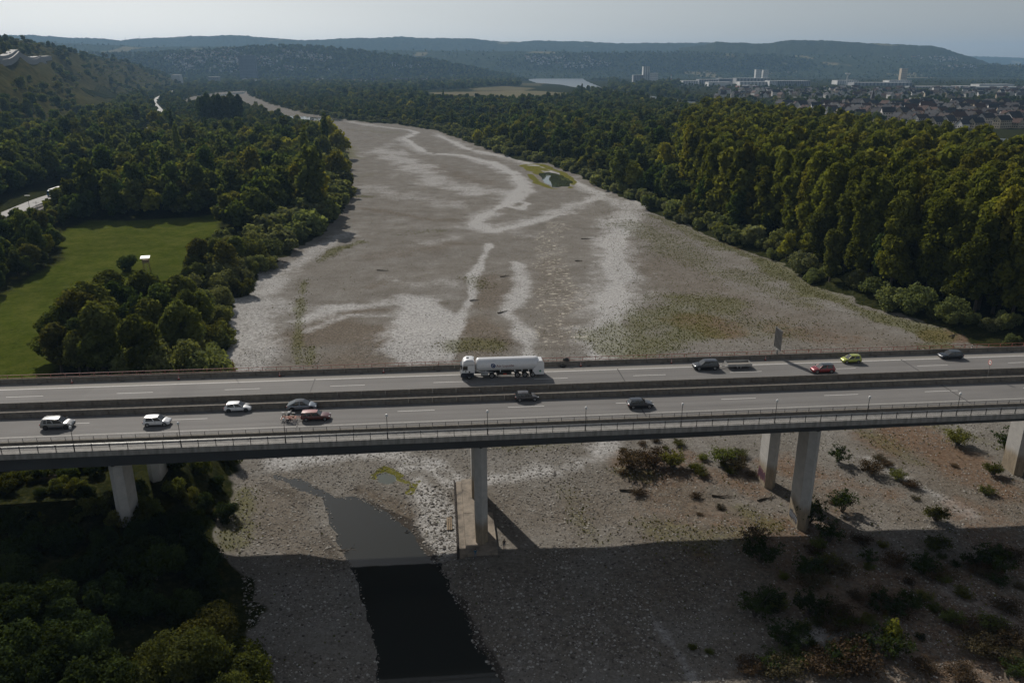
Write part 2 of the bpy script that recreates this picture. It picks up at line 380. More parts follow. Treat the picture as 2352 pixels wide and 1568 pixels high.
def sepattr(name):
    a = N.new('ShaderNodeAttribute'); a.attribute_name = name
    s = N.new('ShaderNodeSeparateColor'); L.new(a.outputs['Color'], s.inputs['Color']); return s.outputs
dA, dB, dC, dD = (sepattr(k) for k in ('dep_a', 'dep_b', 'dep_c', 'dep_d'))
wp = worldpos(nt)
n40, n10, n3, n1, nf = noise(nt, .025, 5, .6, wp), noise(nt, .11, 5, .65, wp), noise(nt, .5, 5, .7, wp), noise(nt, 1.4, 4, .75, wp), noise(nt, 3.2, 2, .7, wp)
vor = N.new('ShaderNodeTexVoronoi'); vor.inputs['Scale'].default_value = 2.6; L.new(wp, vor.inputs['Vector'])
vs2 = N.new('ShaderNodeTexVoronoi'); vs2.inputs['Scale'].default_value = 0.9; L.new(wp, vs2.inputs['Vector'])
stone = ramp(nt, n1, [(.30, (.060,.053,.046)), (.44, (.165,.148,.128)), (.58, (.235,.215,.19)), (.74, (.40,.375,.345))])
tone = ramp(nt, n10, [(.3, (.150,.138,.118)), (.5, (.205,.193,.172)), (.72, (.255,.247,.228))])
c = mix(nt, .36, tone, stone)
sp = mrange(nt, nf, .3, .75, .74, 1.24); hv = N.new('ShaderNodeHueSaturation'); L.new(c, hv.inputs['Color']); L.new(sp, hv.inputs['Value']); c = hv.outputs['Color']
brn = ramp(nt, n1, [(.32, (.055,.043,.033)), (.55, (.16,.13,.098)), (.75, (.27,.23,.18))])
c = mix(nt, math_(nt, 'MULTIPLY', dA['Blue'], .8), c, brn)
def patchy(v, nz, w=.5, lo=.42, hi=.62):      # attribute broken up by noise
    s = math_(nt, 'ADD', v, math_(nt, 'MULTIPLY', math_(nt, 'SUBTRACT', nz, .5), w))
    return mrange(nt, s, lo, hi, 0, 1, True)
nst = noise(nt, .07, 5, .7, stretch(nt, wp, (.7, 1.1, 1)))
bw = mrange(nt, math_(nt, 'ADD', math_(nt, 'MULTIPLY', n40, .5), math_(nt, 'MULTIPLY', nst, .6)), .54, .76, 0, .26, True)
wsum = math_(nt, 'ADD', math_(nt, 'ADD', dA['Red'], math_(nt, 'MULTIPLY', math_(nt, 'SUBTRACT', n3, .5), 1.0)), math_(nt, 'MULTIPLY', math_(nt, 'SUBTRACT', n10, .5), .8))
wcol = ramp(nt, n1, [(.3, (.20,.195,.19)), (.5, (.42,.415,.405)), (.72, (.60,.59,.575))])
wm = math_(nt, 'MULTIPLY', mrange(nt, wsum, .0, .85, 0, 1, True), mrange(nt, n1, .3, .65, .72, 1.0))
c = mix(nt, math_(nt, 'MAXIMUM', wm, math_(nt, 'MULTIPLY', bw, math_(nt, 'SUBTRACT', 1.0, dA['Blue'], True))), c, wcol)
rcol = ramp(nt, n1, [(.35, (.10,.055,.032)), (.6, (.21,.135,.085))])
c = mix(nt, math_(nt, 'MULTIPLY', patchy(dC['Green'], n3, .9, .3, .8), .75), c, rcol)
gcol = ramp(nt, n1, [(.3, (.06,.066,.018)), (.5, (.115,.118,.036)), (.7, (.17,.165,.06))])
gm = patchy(dA['Green'], n1, 1.5, .2, 1.05)
c = mix(nt, math_(nt, 'MULTIPLY', gm, .62), c, gcol)
fl = math_(nt, 'MULTIPLY', mrange(nt, noise(nt, .6, 5, .75, stretch(nt, wp, (.75, 1, 1))), .55, .62, 0, .8), mrange(nt, math_(nt, 'ADD', dB['Blue'], math_(nt, 'MULTIPLY', n10, .6)), .75, .9, 0, 1))
c = mix(nt, fl, c, (.58,.54,.46))
c = mix(nt, patchy(dC['Red'], n3, .7), c, ramp(nt, n3, [(.35, (.095,.095,.018)), (.65, (.19,.18,.05))]))
c = mix(nt, math_(nt, 'MULTIPLY', patchy(dC['Blue'], n1, 1.0), .8), c, (.035,.03,.026))
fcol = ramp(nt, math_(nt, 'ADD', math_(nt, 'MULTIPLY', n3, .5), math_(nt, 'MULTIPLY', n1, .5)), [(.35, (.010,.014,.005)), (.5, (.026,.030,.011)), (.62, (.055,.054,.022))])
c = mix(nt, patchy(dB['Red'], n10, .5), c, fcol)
hcol = ramp(nt, n10, [(.35, (.035,.038,.012)), (.5, (.065,.06,.02)), (.65, (.10,.088,.034))])
c = mix(nt, math_(nt, 'MULTIPLY', dD['Blue'], .9), c, hcol)
mcol = ramp(nt, n3, [(.28, (.030,.046,.006)), (.5, (.058,.078,.011)), (.75, (.090,.108,.02))])
mcol = mix(nt, mrange(nt, n40, .35, .7, 0, .6), mcol, (.042,.055,.009))
mcol = mix(nt, mrange(nt, math_(nt, 'ADD', math_(nt, 'MULTIPLY', n10, .6), math_(nt, 'MULTIPLY', n1, .4)), .44, .62, 0, .75), mcol, (.105,.112,.026))
c = mix(nt, dB['Green'], c, mcol)
c = mix(nt, dD['Red'], c, ramp(nt, noise(nt, .02, 3, .5, stretch(nt, wp, (.25, 3, 1))), [(.4, (.12,.095,.06)), (.5, (.20,.175,.11)), (.62, (.09,.10,.045))]))
c = mix(nt, dD['Green'], c, (.30,.25,.19))
L.new(c, b.inputs['Base Color']); b.inputs['Roughness'].default_value = .95; b.inputs['Specular IOR Level'].default_value = .0
hgt = math_(nt, 'ADD', math_(nt, 'MULTIPLY', n1, .5), math_(nt, 'MULTIPLY', nf, .5))
bump(nt, hgt, .9, .22, b)
me.materials.append(m)
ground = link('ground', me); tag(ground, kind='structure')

# ------------------------------------------------------------------ water
def water_mat(name, col, rough=.03, wav=.02, ws=.8, dif=1.0):
    m, nt, N, L, b = newmat(name)
    b.inputs['Base Color'].default_value = (*col, 1); b.inputs['Roughness'].default_value = rough; b.inputs['IOR'].default_value = 1.33
    bump(nt, noise(nt, ws, 3, .5, worldpos(nt)), wav, .1, b); return m
def sheet(name, pts, z, mat, grow=0.0):
    c = pts.mean(0); q = [(x+(x-c[0])*grow, y+(y-c[1])*grow) for x, y in pts]
    mb = MB(); mb.add([(x, y, z) for x, y in q], [tuple(range(len(q)))])
    o = mb.build(name, mat); return tag(o, kind='structure')
pool_water = water_mat('pool_water', (.026,.027,.023), .02, .02, 1.2)
def offset(poly, d):
    q = []; n = len(poly)
    a = sum(poly[i][0]*poly[(i+1)%n][1]-poly[(i+1)%n][0]*poly[i][1] for i in range(n)); s = 1 if a > 0 else -1
    for i in range(n):
        e = poly[(i+1)%n]-poly[i-1]; e = e/np.linalg.norm(e); q.append(poly[i]+s*d*np.array([e[1], -e[0]]))
    return np.array(q)
sheet('pool', offset(POOL, 1.6), -0.5, pool_water)
sheet('pond', offset(POND, 1.5), -0.24, water_mat('pond_water', (.05,.06,.035), .04, .02))
sheet('puddle', offset(POND2, .6), -0.235, water_mat('puddle_water', (.09,.10,.085), .08, .02))
sheet('river', offset(RHINE, 8), 0.15, water_mat('river_water', (.06,.07,.07), .3, .3, .05))
shine = water_mat('shallow_water', (.06,.06,.055), .10, .1, .05)
for pts in ([(618,262),(650,266),(700,268),(760,272),(790,276),(780,279),(720,276),(660,271)], [(458,231),(480,227),(505,228),(495,234),(470,238),(456,237)],
            [(500,219),(530,214),(566,211),(560,215),(525,219),(500,222)]):
    sheet('shallow_water', wpoly(pts, .32), .32+random.random()*.05, shine)

# ------------------------------------------------------------------ bridge
conc = pm('concrete', (.26,.25,.232), .85, .32, .8, bmp=.2, st=(1.6, 1, .35))
conc_d = pm('concrete_weathered', (.165,.148,.125), .9, .3, 1.3, bmp=.3)
girder_m = pm('girder_paint', (.06,.064,.07), .6, .12, .25)
def road_mat(name, col, seam):
    m, nt, N, L, b = newmat(name); v = objpos(nt)
    f = noise(nt, .5, 5, .7, stretch(nt, v, (.06, 1.6, 1))); g = noise(nt, .12, 4, .6, v); h = noise(nt, 6, 3, .7, v)
    c = ramp(nt, f, [(.3, tuple(x*.80 for x in col)), (.5, col), (.72, tuple(x*1.16 for x in col))])
    c = mix(nt, mrange(nt, g, .40, .7, 0, .35), c, tuple(x*.72 for x in col))
    c = mix(nt, mrange(nt, noise(nt, .05, 2, .5, stretch(nt, v, (1, .25, 1))), .62, .64, 0, .3), c, tuple(x*.7 for x in col))     # resurfaced lengths
    c = mix(nt, mrange(nt, h, .35, .7, .0, .22), c, tuple(x*.6 for x in col))
    L.new(c, b.inputs['Base Color']); b.inputs['Roughness'].default_value = .85; b.inputs['Specular IOR Level'].default_value = .25; return m
asph = pm('asphalt', (.19,.184,.177), .9, .10, .35, st=(.08, 1.2, 1))
asph2 = pm('asphalt_shoulder', (.26,.245,.222), .9, .10, .6, st=(.1, 1, 1))
paint = pm('road_paint', (.62,.61,.58), .8, .12, 2)
paint_o = pm('road_paint_worn', (.38,.37,.345), .8, .15, 2)
red_st = pm('red_steel', (.30,.105,.08), .6, .2, 2)
black_st = pm('dark_steel', (.030,.030,.030), .5, .2, 2)
galv = pm('galvanised_steel', (.36,.36,.35), .45, .15, 2, metal=.6)
dark = pm('dark_rubber', (.016,.016,.016), .8, .1, 3)
tar = pm('tar_joint', (.07,.068,.066), .8, .1, 3)
foot_m = pm('footway_paving', (.33,.32,.30), .85, .15, .8)
U0, U1 = -112, 150
bridge = thing('highway_bridge', 'long grey motorway bridge on paired concrete piers crossing the dry riverbed', 'bridge', B0, BA)
def gdep(u): return 2.85 - 0.0088*u
mb = MB()
mb.loft([[(u, .05, DECK-.02), (u, .05, DECK-.78), (u, 2.1, DECK-.98), (u, 27.9, DECK-.98), (u, 29.95, DECK-.78), (u, 29.95, DECK-.02)] for u in np.linspace(U0, U1, 40)])
mb.build('deck_slab', conc_d, bridge)
mb = MB(); us = np.linspace(U0, U1, 30)
for w0, w1 in ((2.1, 9.2), (20.8, 27.9)):
    mb.loft([[(u, w0, DECK-.97), (u, w0+.25, DECK-.2-gdep(u)), (u, w1-.25, DECK-.2-gdep(u)), (u, w1, DECK-.97)] for u in us])
mb.build('box_girder', girder_m, bridge)
# slab edge fascia in cast lengths
seg = MB().box(.015, 4.985, 0, .30, DECK-.72, DECK+.14).mesh('fascia_panel', conc)
for k in range(int(U0/5)+1, int(U1/5)): link('fascia_panel', seg, bridge, (k*5, 0, 0))
def strip(name, w0, w1, z0, z1, mat): return MB().box(U0, U1, w0, w1, z0, z1).build(name, mat, bridge)
strip('footway', .31, 2.69, DECK-.01, DECK+.10, foot_m)
asph = road_mat('worn_asphalt', (.19,.184,.177), True)
strip('near_carriageway', 3.12, 13.28, DECK-.015, DECK+.012, asph)
strip('median', 13.29, 17.69, DECK-.015, DECK+.006, conc_d)
strip('far_carriageway', 17.70, 26.05, DECK-.015, DECK+.012, asph)
strip('hard_shoulder', 26.06, 28.40, DECK-.015, DECK+.010, asph2)
strip('far_kerb', 28.82, 29.9, DECK-.01, DECK+.16, conc_d)
strip('edge_line', 5.95, 6.20, DECK+.013, DECK+.017, paint_o); strip('edge_line', 25.75, 26.0, DECK+.013, DECK+.017, paint)
strip('road_seam', 8.15, 8.19, DECK+.013, DECK+.016, tar); strip('road_seam', 24.2, 24.24, DECK+.013, DECK+.016, tar); strip('gutter', 26.5, 26.65, DECK+.0105, DECK+.0135, tar)
dash = MB().box(0, 6, -.075, .075, DECK+.013, DECK+.017).mesh('lane_dash', paint)
for k in range(-6, 9): link('lane_dash', dash, bridge, (-17.7+18*k, 10.45, 0))
for k in range(-5, 9): link('lane_dash', dash, bridge, (-29.9+18*k, 22.45, 0))
for u_ in (-88, -33, 22, 77):
    MB().box(u_-.12, u_+.12, 3.14, 13.26, DECK+.0125, DECK+.0185).build('expansion_joint', tar, bridge); MB().box(u_-.12, u_+.12, 17.72, 26.03, DECK+.0125, DECK+.0185).build('expansion_joint', tar, bridge)
for k in range(-7, 10):
    MB().box(k*14+3-.35, k*14+3+.35, 27.95, 28.3, DECK+.0105, DECK+.016).build('drain_grate', black_st, bridge)
    MB().tube((k*14+4, 1.2, DECK-.9), (k*14+4, 1.2, DECK-1.35), .11, .11, 8).build('drain_outlet', black_st, bridge)
# concrete barrier units
def barrier_mesh(h, w, name, mat):
    pr = [(0, 0), (w, 0), (w, .12), (w*.72, .34), (w*.66, h), (w*.34, h), (w*.28, .34), (0, .12)]
    return MB().loft([[(x, a, DECK+bz) for a, bz in pr] for x in (.02, 3.98)]).mesh(name, mat)
bar_far = barrier_mesh(.92, .42, 'barrier_unit', conc_d); bar_med = barrier_mesh(.95, .44, 'barrier_unit', conc_d)
for k in range(-26, 33):
    for w, mm in ((28.40, bar_far), (17.25, bar_med), (13.30, bar_med)):
        link('barrier_unit', mm, bridge, (k*4, w, 0))
par = MB().box(.01, 3.99, 2.7, 3.1, DECK-.01, DECK+.72).mesh('parapet_unit', conc_d)
for k in range(-26, 33): link('parapet_unit', par, bridge, (k*4, 0, 0))
# piers: hexagonal nosed columns cast in lifts
pm_stain, nt, N, L, b = newmat('pier_concrete')
sx = N.new('ShaderNodeSeparateXYZ'); wp = worldpos(nt); L.new(wp, sx.inputs[0])
c0 = ramp(nt, noise(nt, .8, 4, .6, wp), [(.3, (.40,.395,.38)), (.7, (.50,.49,.47))])
zz = math_(nt, 'ADD', sx.outputs['Z'], math_(nt, 'MULTIPLY', noise(nt, .5, 4, .7, stretch(nt, wp, (1, 1, .3))), 2.2))
c0 = mix(nt, mrange(nt, zz, 6.4, 4.2, 0, .85, True), c0, ramp(nt, noise(nt, 1.3, 4, .7, stretch(nt, wp, (1.5, 1.5, .4))), [(.35, (.17,.125,.07)), (.65, (.32,.255,.165))]))
L.new(c0, b.inputs['Base Color']); b.inputs['Roughness'].default_value = .85
HEX = [(-1, 1.0), (0, 0), (1, 1.0), (1, 4.6), (0, 5.4), (-1, 4.6)]
def hexring(s, z): return [(x*s, 2.7+(y-2.7)*s, z) for x, y in HEX]
def pier(u, w, zb, ztop):
    lift = 2.6; z = ztop
    core = MB().loft([hexring(.975, zb), hexring(.975, ztop)]).build('pier', pm_stain, bridge); core.location = (u, w, 0)
    while z > zb:
        z0 = max(zb, z-lift)
        r = MB().loft([hexring(1, z0+.02), hexring(1, z-.02)]).build('concrete_lift', pm_stain, core); z = z0
    MB().loft([hexring(1.04, ztop-.02), hexring(1.04, ztop+.0)]).build('bearing_shelf', girder_m, core)
    for dx in (-.55, .55): MB().box(dx-.35, dx+.35, 1.4, 2.6, ztop+.001, ztop+.45).build('bearing', black_st, core)
    return core
for u, w, zb in ((-60.2, 3.0, 3.0), (-60.2, 17.2, 3.0), (-4.6, 3.0, -1.2), (-4.6, 17.2, -1.2), (50.2, 3.0, -1.5), (50.2, 17.2, -1.5), (99.8, 3.0, -1), (99.8, 17.2, -1)):
    pier(u, w, zb, DECK-.2-gdep(u)-.43)
# spray paint on the pier feet
gr_d = pm('spray_paint_dark', (.045,.05,.065), .6, .3, 4); gr_p = pm('spray_paint_purple', (.10,.03,.05), .6, .3, 4); gr_l = pm('spray_paint_pale', (.30,.33,.38), .6, .3, 4)
def graffiti(u, w0, w1, z0, h, seed, mats):
    r = random.Random(seed); n = 7
    for k in range(n):
        mb = MB(); wc = w0+(w1-w0)*(k+.5)/n; ww = (w1-w0)/n*.62; zc = z0+h*(.5+.1*r.random()); hh = h*(.42+.15*r.random())
        pts = []
        for i in range(18):
            t = 2*math.pi*i/18; q = 1+.25*math.sin(3*t+r.random()*6)
            pts.append((u-.006-.002*(k % 2), wc+ww*q*math.cos(t), zc+hh*q*math.sin(t)))
        mb.add(pts, [tuple(range(18))[::-1]]); mb.build('graffiti', mats[0], bridge)
        mb = MB(); x = u-.012
        mb.add([(x, wc-ww*.3, zc-hh*.5), (x, wc+ww*.25, zc-hh*.4), (x, wc+ww*.1, zc+hh*.5), (x, wc-ww*.35, zc+hh*.45)], [(3,2,1,0)]); mb.build('graffiti', mats[1], bridge)
graffiti(49.2, 4.3, 7.3, .3, 1.7, 3, (gr_d, gr_l)); graffiti(49.2, 18.4, 21.6, .4, 2.2, 5, (gr_p, gr_d)); graffiti(-59.2, 18.4, 21.4, 5.5, 2.4, 9, (gr_p, gr_l))

# railings
def railing(name, label, w, post, rails, u0, u1, step, mat, extra=None, lean=0.0):
    t = thing(name, label, 'railing', B(0, w, 0), BA)
    for z, r, m in rails: MB().tube((u0, 0, z), (u1, 0, z), r, r, 6).build('rail', m, t)
    pmesh = post
    k = 0; u = u0
    while u <= u1+1e-6:
        link('post', pmesh, t, (u, 0, 0)); 
        if extra is not None and u+step <= u1+.01: o = link('baluster_panel', extra, t, (u, 0, 0))
        u += step
    return t
z0 = DECK+.14
post = MB().box(-.045, .045, -.045, .045, z0, z0+1.1).mesh('post', black_st)
bal = MB()
for i in range(1, 18): bal.box(i*2.5/18-.011, i*2.5/18+.011, -.012, .012, z0+.13, z0+1.04)
bal.box(.05, 2.45, -.02, .02, z0+.09, z0+.13); bal.box(.05, 2.45, -.02, .02, z0+1.0, z0+1.035)
balm = bal.mesh('baluster_panel', black_st)
railing('footway_railing', 'black bar railing with pale handrail along the near edge of the bridge', .15, post, [(z0+1.13, .045, galv), (z0+1.03, .03, galv)], -103.75, 137.0, 2.5, black_st, balm)
post = MB().path([(0, 0, DECK+.72), (0, -.12, DECK+.95), (0, -.10, DECK+1.1), (0, 0, DECK+1.24)], [.04]*4, 6).mesh('post', black_st)
railing('roadside_railing', 'thin dark two-rail railing on the parapet between footway and road', 2.9, post, [(DECK+1.25, .035, black_st), (DECK+.93, .028, black_st)], -104, 136, 2.0, black_st)
post = MB().box(-.04, .04, -.04, .04, DECK+.16, DECK+1.3).mesh('post', red_st)
railing('red_railing', 'red steel railing along the far edge of the bridge', 29.45, post, [(DECK+1.32, .05, red_st), (DECK+.78, .04, red_st)], -104, 140, 2.45, red_st)

# lamps on the footway railing
lamp_head = pm('lamp_globe', (.78,.78,.76), .3, .04, 2)
ords = ['leftmost', 'second from left', 'third from left', 'fourth from left', 'fifth from left', 'sixth from left', 'seventh from left', 'eighth from left', 'ninth from left', 'rightmost']
lm_mast = MB().tube((0,0,0), (0,0,3.55), .055, .04, 8).mesh('mast', black_st)
lm_base = MB().box(-.11,.11,-.11,.11,0,.06).mesh('base_plate', black_st)
hd = MB(); 
for (za, ra), (zb2, rb) in zip([(3.5,.06),(3.56,.15),(3.7,.20),(3.86,.19),(3.97,.12)], [(3.56,.15),(3.7,.20),(3.86,.19),(3.97,.12),(4.02,.02)]): hd.tube((0,-.03,za),(0,-.03,zb2), ra, rb, 10)
lm_head = hd.mesh('lamp_globe', lamp_head, True)
for k in range(10):
    t = thing('footway_lamp', f'white-headed black lamp post on the near footway railing, {ords[k]} of ten', 'lamp post', B(-63.8+15.03*k, .40, DECK+.10), BA, 'lamp posts along the near footway')
    link('mast', lm_mast, t); link('base_plate', lm_base, t); link('lamp_globe', lm_head, t)

# cones by the far barrier
cone_r = pm('cone_red', (.50,.07,.04), .6, .1, 3); cone_w = pm('cone_white', (.75,.75,.73), .6, .1, 3)
cb = MB().box(-.2,.2,-.2,.2,0,.05).mesh('base', dark)
cbody = MB().tube((0,0,.05),(0,0,.26),.16,.12,12).tube((0,0,.40),(0,0,.54),.095,.065,12).tube((0,0,.66),(0,0,.78),.045,.03,12).mesh('cone_body', cone_r)
cband = MB().tube((0,0,.26),(0,0,.40),.12,.095,12).tube((0,0,.54),(0,0,.66),.065,.045,12).mesh('white_band', cone_w)
for k, (x, y) in enumerate([(174,872),(416,865),(645,858.5),(882,850),(1330.5,834),(1536,826.5),(1749,819),(1953.6,811.5),(2159,804),(2351,796.5)]):
    u, w = PB(x, y)
    t = thing('traffic_cone', f'red and white cone by the far barrier, {["leftmost","second from left","third from left","left of the tanker truck","right of the tanker truck","above the gap before the trailer","below the tall sign","above the lime car","left of the dark blue car","at the right edge"][k]}', 'traffic cone', B(u, 28.1, DECK+.012), BA, 'cones along the far shoulder')
    link('base', cb, t); link('cone_body', cbody, t); link('white_band', cband, t)
# delineators and slim post
def delineator(u, label):
    t = thing('delineator_post', label, 'delineator', B(u, 29.1, DECK+.16), BA, 'delineators behind the far barrier')
    MB().box(-.06,.06,-.04,.04,0,.85).build('post', cone_w, t); MB().box(-.065,.065,-.045,.045,.85,1.1).build('black_band', dark, t); MB().box(-.06,.06,-.04,.04,1.1,1.25).build('cap', cone_w, t)
delineator(PB(1619, 815)[0], 'white delineator post with black band above the black car and trailer'); delineator(PB(2198, 790)[0], 'white delineator post with black band above the dark blue car')
t = thing('slim_pole', 'slim rusty pole standing at the red railing above the white hatchback', 'pole', B(PB(541, 858)[0], 29.2, DECK+.16), BA)
MB().tube((0,0,0),(0,0,3.0),.05,.04,8).build('shaft', red_st, t); MB().box(-.1,.1,-.1,.1,0,.04).build('base_plate', red_st, t)
t = thing('cable_drum', 'dark round drum standing behind the far barrier right of the tanker', 'drum', B(PB(1298, 833)[0], 29.15, DECK+.16), BA)
for d in (-.16, .16): MB().disc((0, d, .62), (0,1,0), .62, .06, 20).build('flange', black_st, t)
MB().disc((0,0,.62),(0,1,0),.3,.26,14).build('hub', dark, t)
t = thing('sandbag', 'black lumpy sandbag lying against the far barrier right of the tanker', 'sandbag', B(PB(1291, 840)[0], 28.0, DECK+.012), BA)
mb = MB(); mb.loft([[(x, r_*math.cos(a)*.42, .21+r_*math.sin(a)*.21) for a in np.linspace(0, 2*math.pi, 10, endpoint=False)] for x, r_ in ((-.5,.4),(-.4,.85),(-.1,1),(.2,.92),(.42,.9),(.55,.4))])
mb.build('sack', dark, t, True); MB().tube((.53,0,.2),(.7,.05,.28),.07,.1,8).build('tied_neck', dark, t)
# tall sign seen from behind
us_, ws_ = PB(1767, 808)
t = thing('road_sign', 'tall dark road sign panel seen from behind at the far railing', 'sign', B(us_, 29.2, DECK+.16), BA)
MB().box(-.16,.16,-.25,.25,0,1.6).build('post', galv, t); MB().box(-.1,.1,-1.3,1.3,1.55,1.7).build('crossbeam', galv, t)
MB().box(.0,.05,-1.5,1.5,1.75,5.7).build('panel', pm('sign_back', (.10,.10,.105), .5, .1, 1, metal=.3), t)
for k in range(6): MB().box(-.10,-.003,-1.42+k*.56,-1.36+k*.56+.02,1.72,5.68).build('rib', galv, t)
for z in (1.77, 5.62): MB().box(-.13,-.101,-1.5,1.5,z,z+.07).build('frame_bar', galv, t)
# no-overtaking sign in the median
us_, ws_ = PB(2257, 862)
t = thing('no_overtaking_sign', 'round white sign with red ring and two car symbols standing in the median', 'sign', B(us_, 15.5, DECK+.006), BA)
MB().tube((0,0,0),(0,0,2.9),.035,.035,8).build('post', galv, t)
pl = MB().disc((-.06,0,3.0),(1,0,0),.48,.02,24).build('plate', cone_w, t)
ringo = MB(); n = 28
vo = [(-.073, r*math.cos(a), 3+r*math.sin(a)) for r in (.48,.37) for a in np.linspace(0, 2*math.pi, n, endpoint=False)]
ringo.add(vo, [(i, (i+1)%n, n+(i+1)%n, n+i)[::-1] for i in range(n)]); ringo.build('red_ring', cone_r, pl)
for yc, mm in ((-.15, dark), (.15, cone_r)):
    MB().box(-.078,-.072, yc-.11, yc+.11, 2.92, 3.02).box(-.078,-.072, yc-.07, yc+.07, 3.02, 3.11).build('car_symbol', mm, pl)

# ------------------------------------------------------------------ foundation pad of the middle pier
padc = pm('pad_concrete', (.235,.20,.16), .9, .45, .45, bmp=.4)
pad = thing('pier_foundation', 'brown concrete foundation pad around the middle pier', 'foundation', B(0, 0, 0), BA)
for w0, w1, ur in ((.75, 13.15, -2.2), (13.22, 25.4, -3.75)): MB().box(-7.3, ur, w0, w1, -1.5, .42+.02*(w0 > 5)).build('slab', padc, pad)
MB().box(-8.35, -7.33, .5, 25.2, -1.5, .12).build('ledge', padc, pad)
sp_ = MB(); w = .3; k = 0
while w < 25.3:
    a = -8.62 + (.0 if k % 2 else -.16); sp_.box(a, a+.14, w, w+.36, -1.6, .34+.06*random.random()); w += .36; k += 1
o = sp_.build('sheet_pile_wall', pm('rusty_sheet_pile', (.045,.033,.026), .8, .4, 2)); o.location = B0; o.rotation_euler = (0, 0, BA)
tag(o, 'dark corrugated sheet pile wall along the left side of the pad', 'sheet piling')
wood = pm('weathered_wood', (.26,.195,.125), .85, .3, 2, st=(6, 1, 6))
p = P(1032, 1200, .1); t = thing('plank_frame', 'narrow wooden plank frame lying beside the sheet piling', 'plank', (p.x, p.y, hz1(p.x, p.y)+.05), BA)
for dx in (-.32, 0, .32): MB().box(dx-.11, dx+.11, -2.0, 2.0, .1, .17).build('plank', wood, t)
for dy in (-1.7, 0, 1.7): MB().box(-.45, .45, dy-.07, dy+.07, 0, .095).build('batten', wood, t)

# ------------------------------------------------------------------ vehicles
glass = pm('car_glass', (.012,.015,.018), .06, .1, 1, spec=.8)
rim_m = pm('wheel_rim', (.42,.42,.43), .35, .1, 4, metal=.7); rim_d = pm('wheel_rim_dark', (.03,.03,.032), .4, .1, 4)
trim = pm('black_trim', (.02,.02,.021), .6, .1, 3)
lampw = pm('headlamp_glass', (.70,.72,.74), .1, .05, 3); lampr = pm('tail_lamp', (.35,.02,.015), .2, .1, 3); plate_m = pm('number_plate', (.7,.7,.66), .5, .05, 3)
def carpaint(name, col, metal=.25): return pm('paint_'+name, col, .28, .04, 1.5, metal=metal, coat=.6)
def wheel_meshes(r, wd, rim, rr=.64):
    return MB().disc((0,0,0),(0,1,0),r,wd,20).mesh('wheel', dark, True), MB().disc((0,0,0),(0,1,0),r*rr,.02,16).mesh('rim', rim), MB().disc((0,0,0),(0,1,0),r*.2,.02,8).mesh('hub_cap', trim)
def put_wheel(t, ms, x, y, r, wd):
    s = 1 if y > 0 else -1
    w = link('wheel', ms[0], t, (x, y-s*wd/2, r)); link('rim', ms[1], w, (0, s*(wd/2+.004), 0)); link('hub_cap', ms[2], w, (0, s*(wd/2+.017), 0))
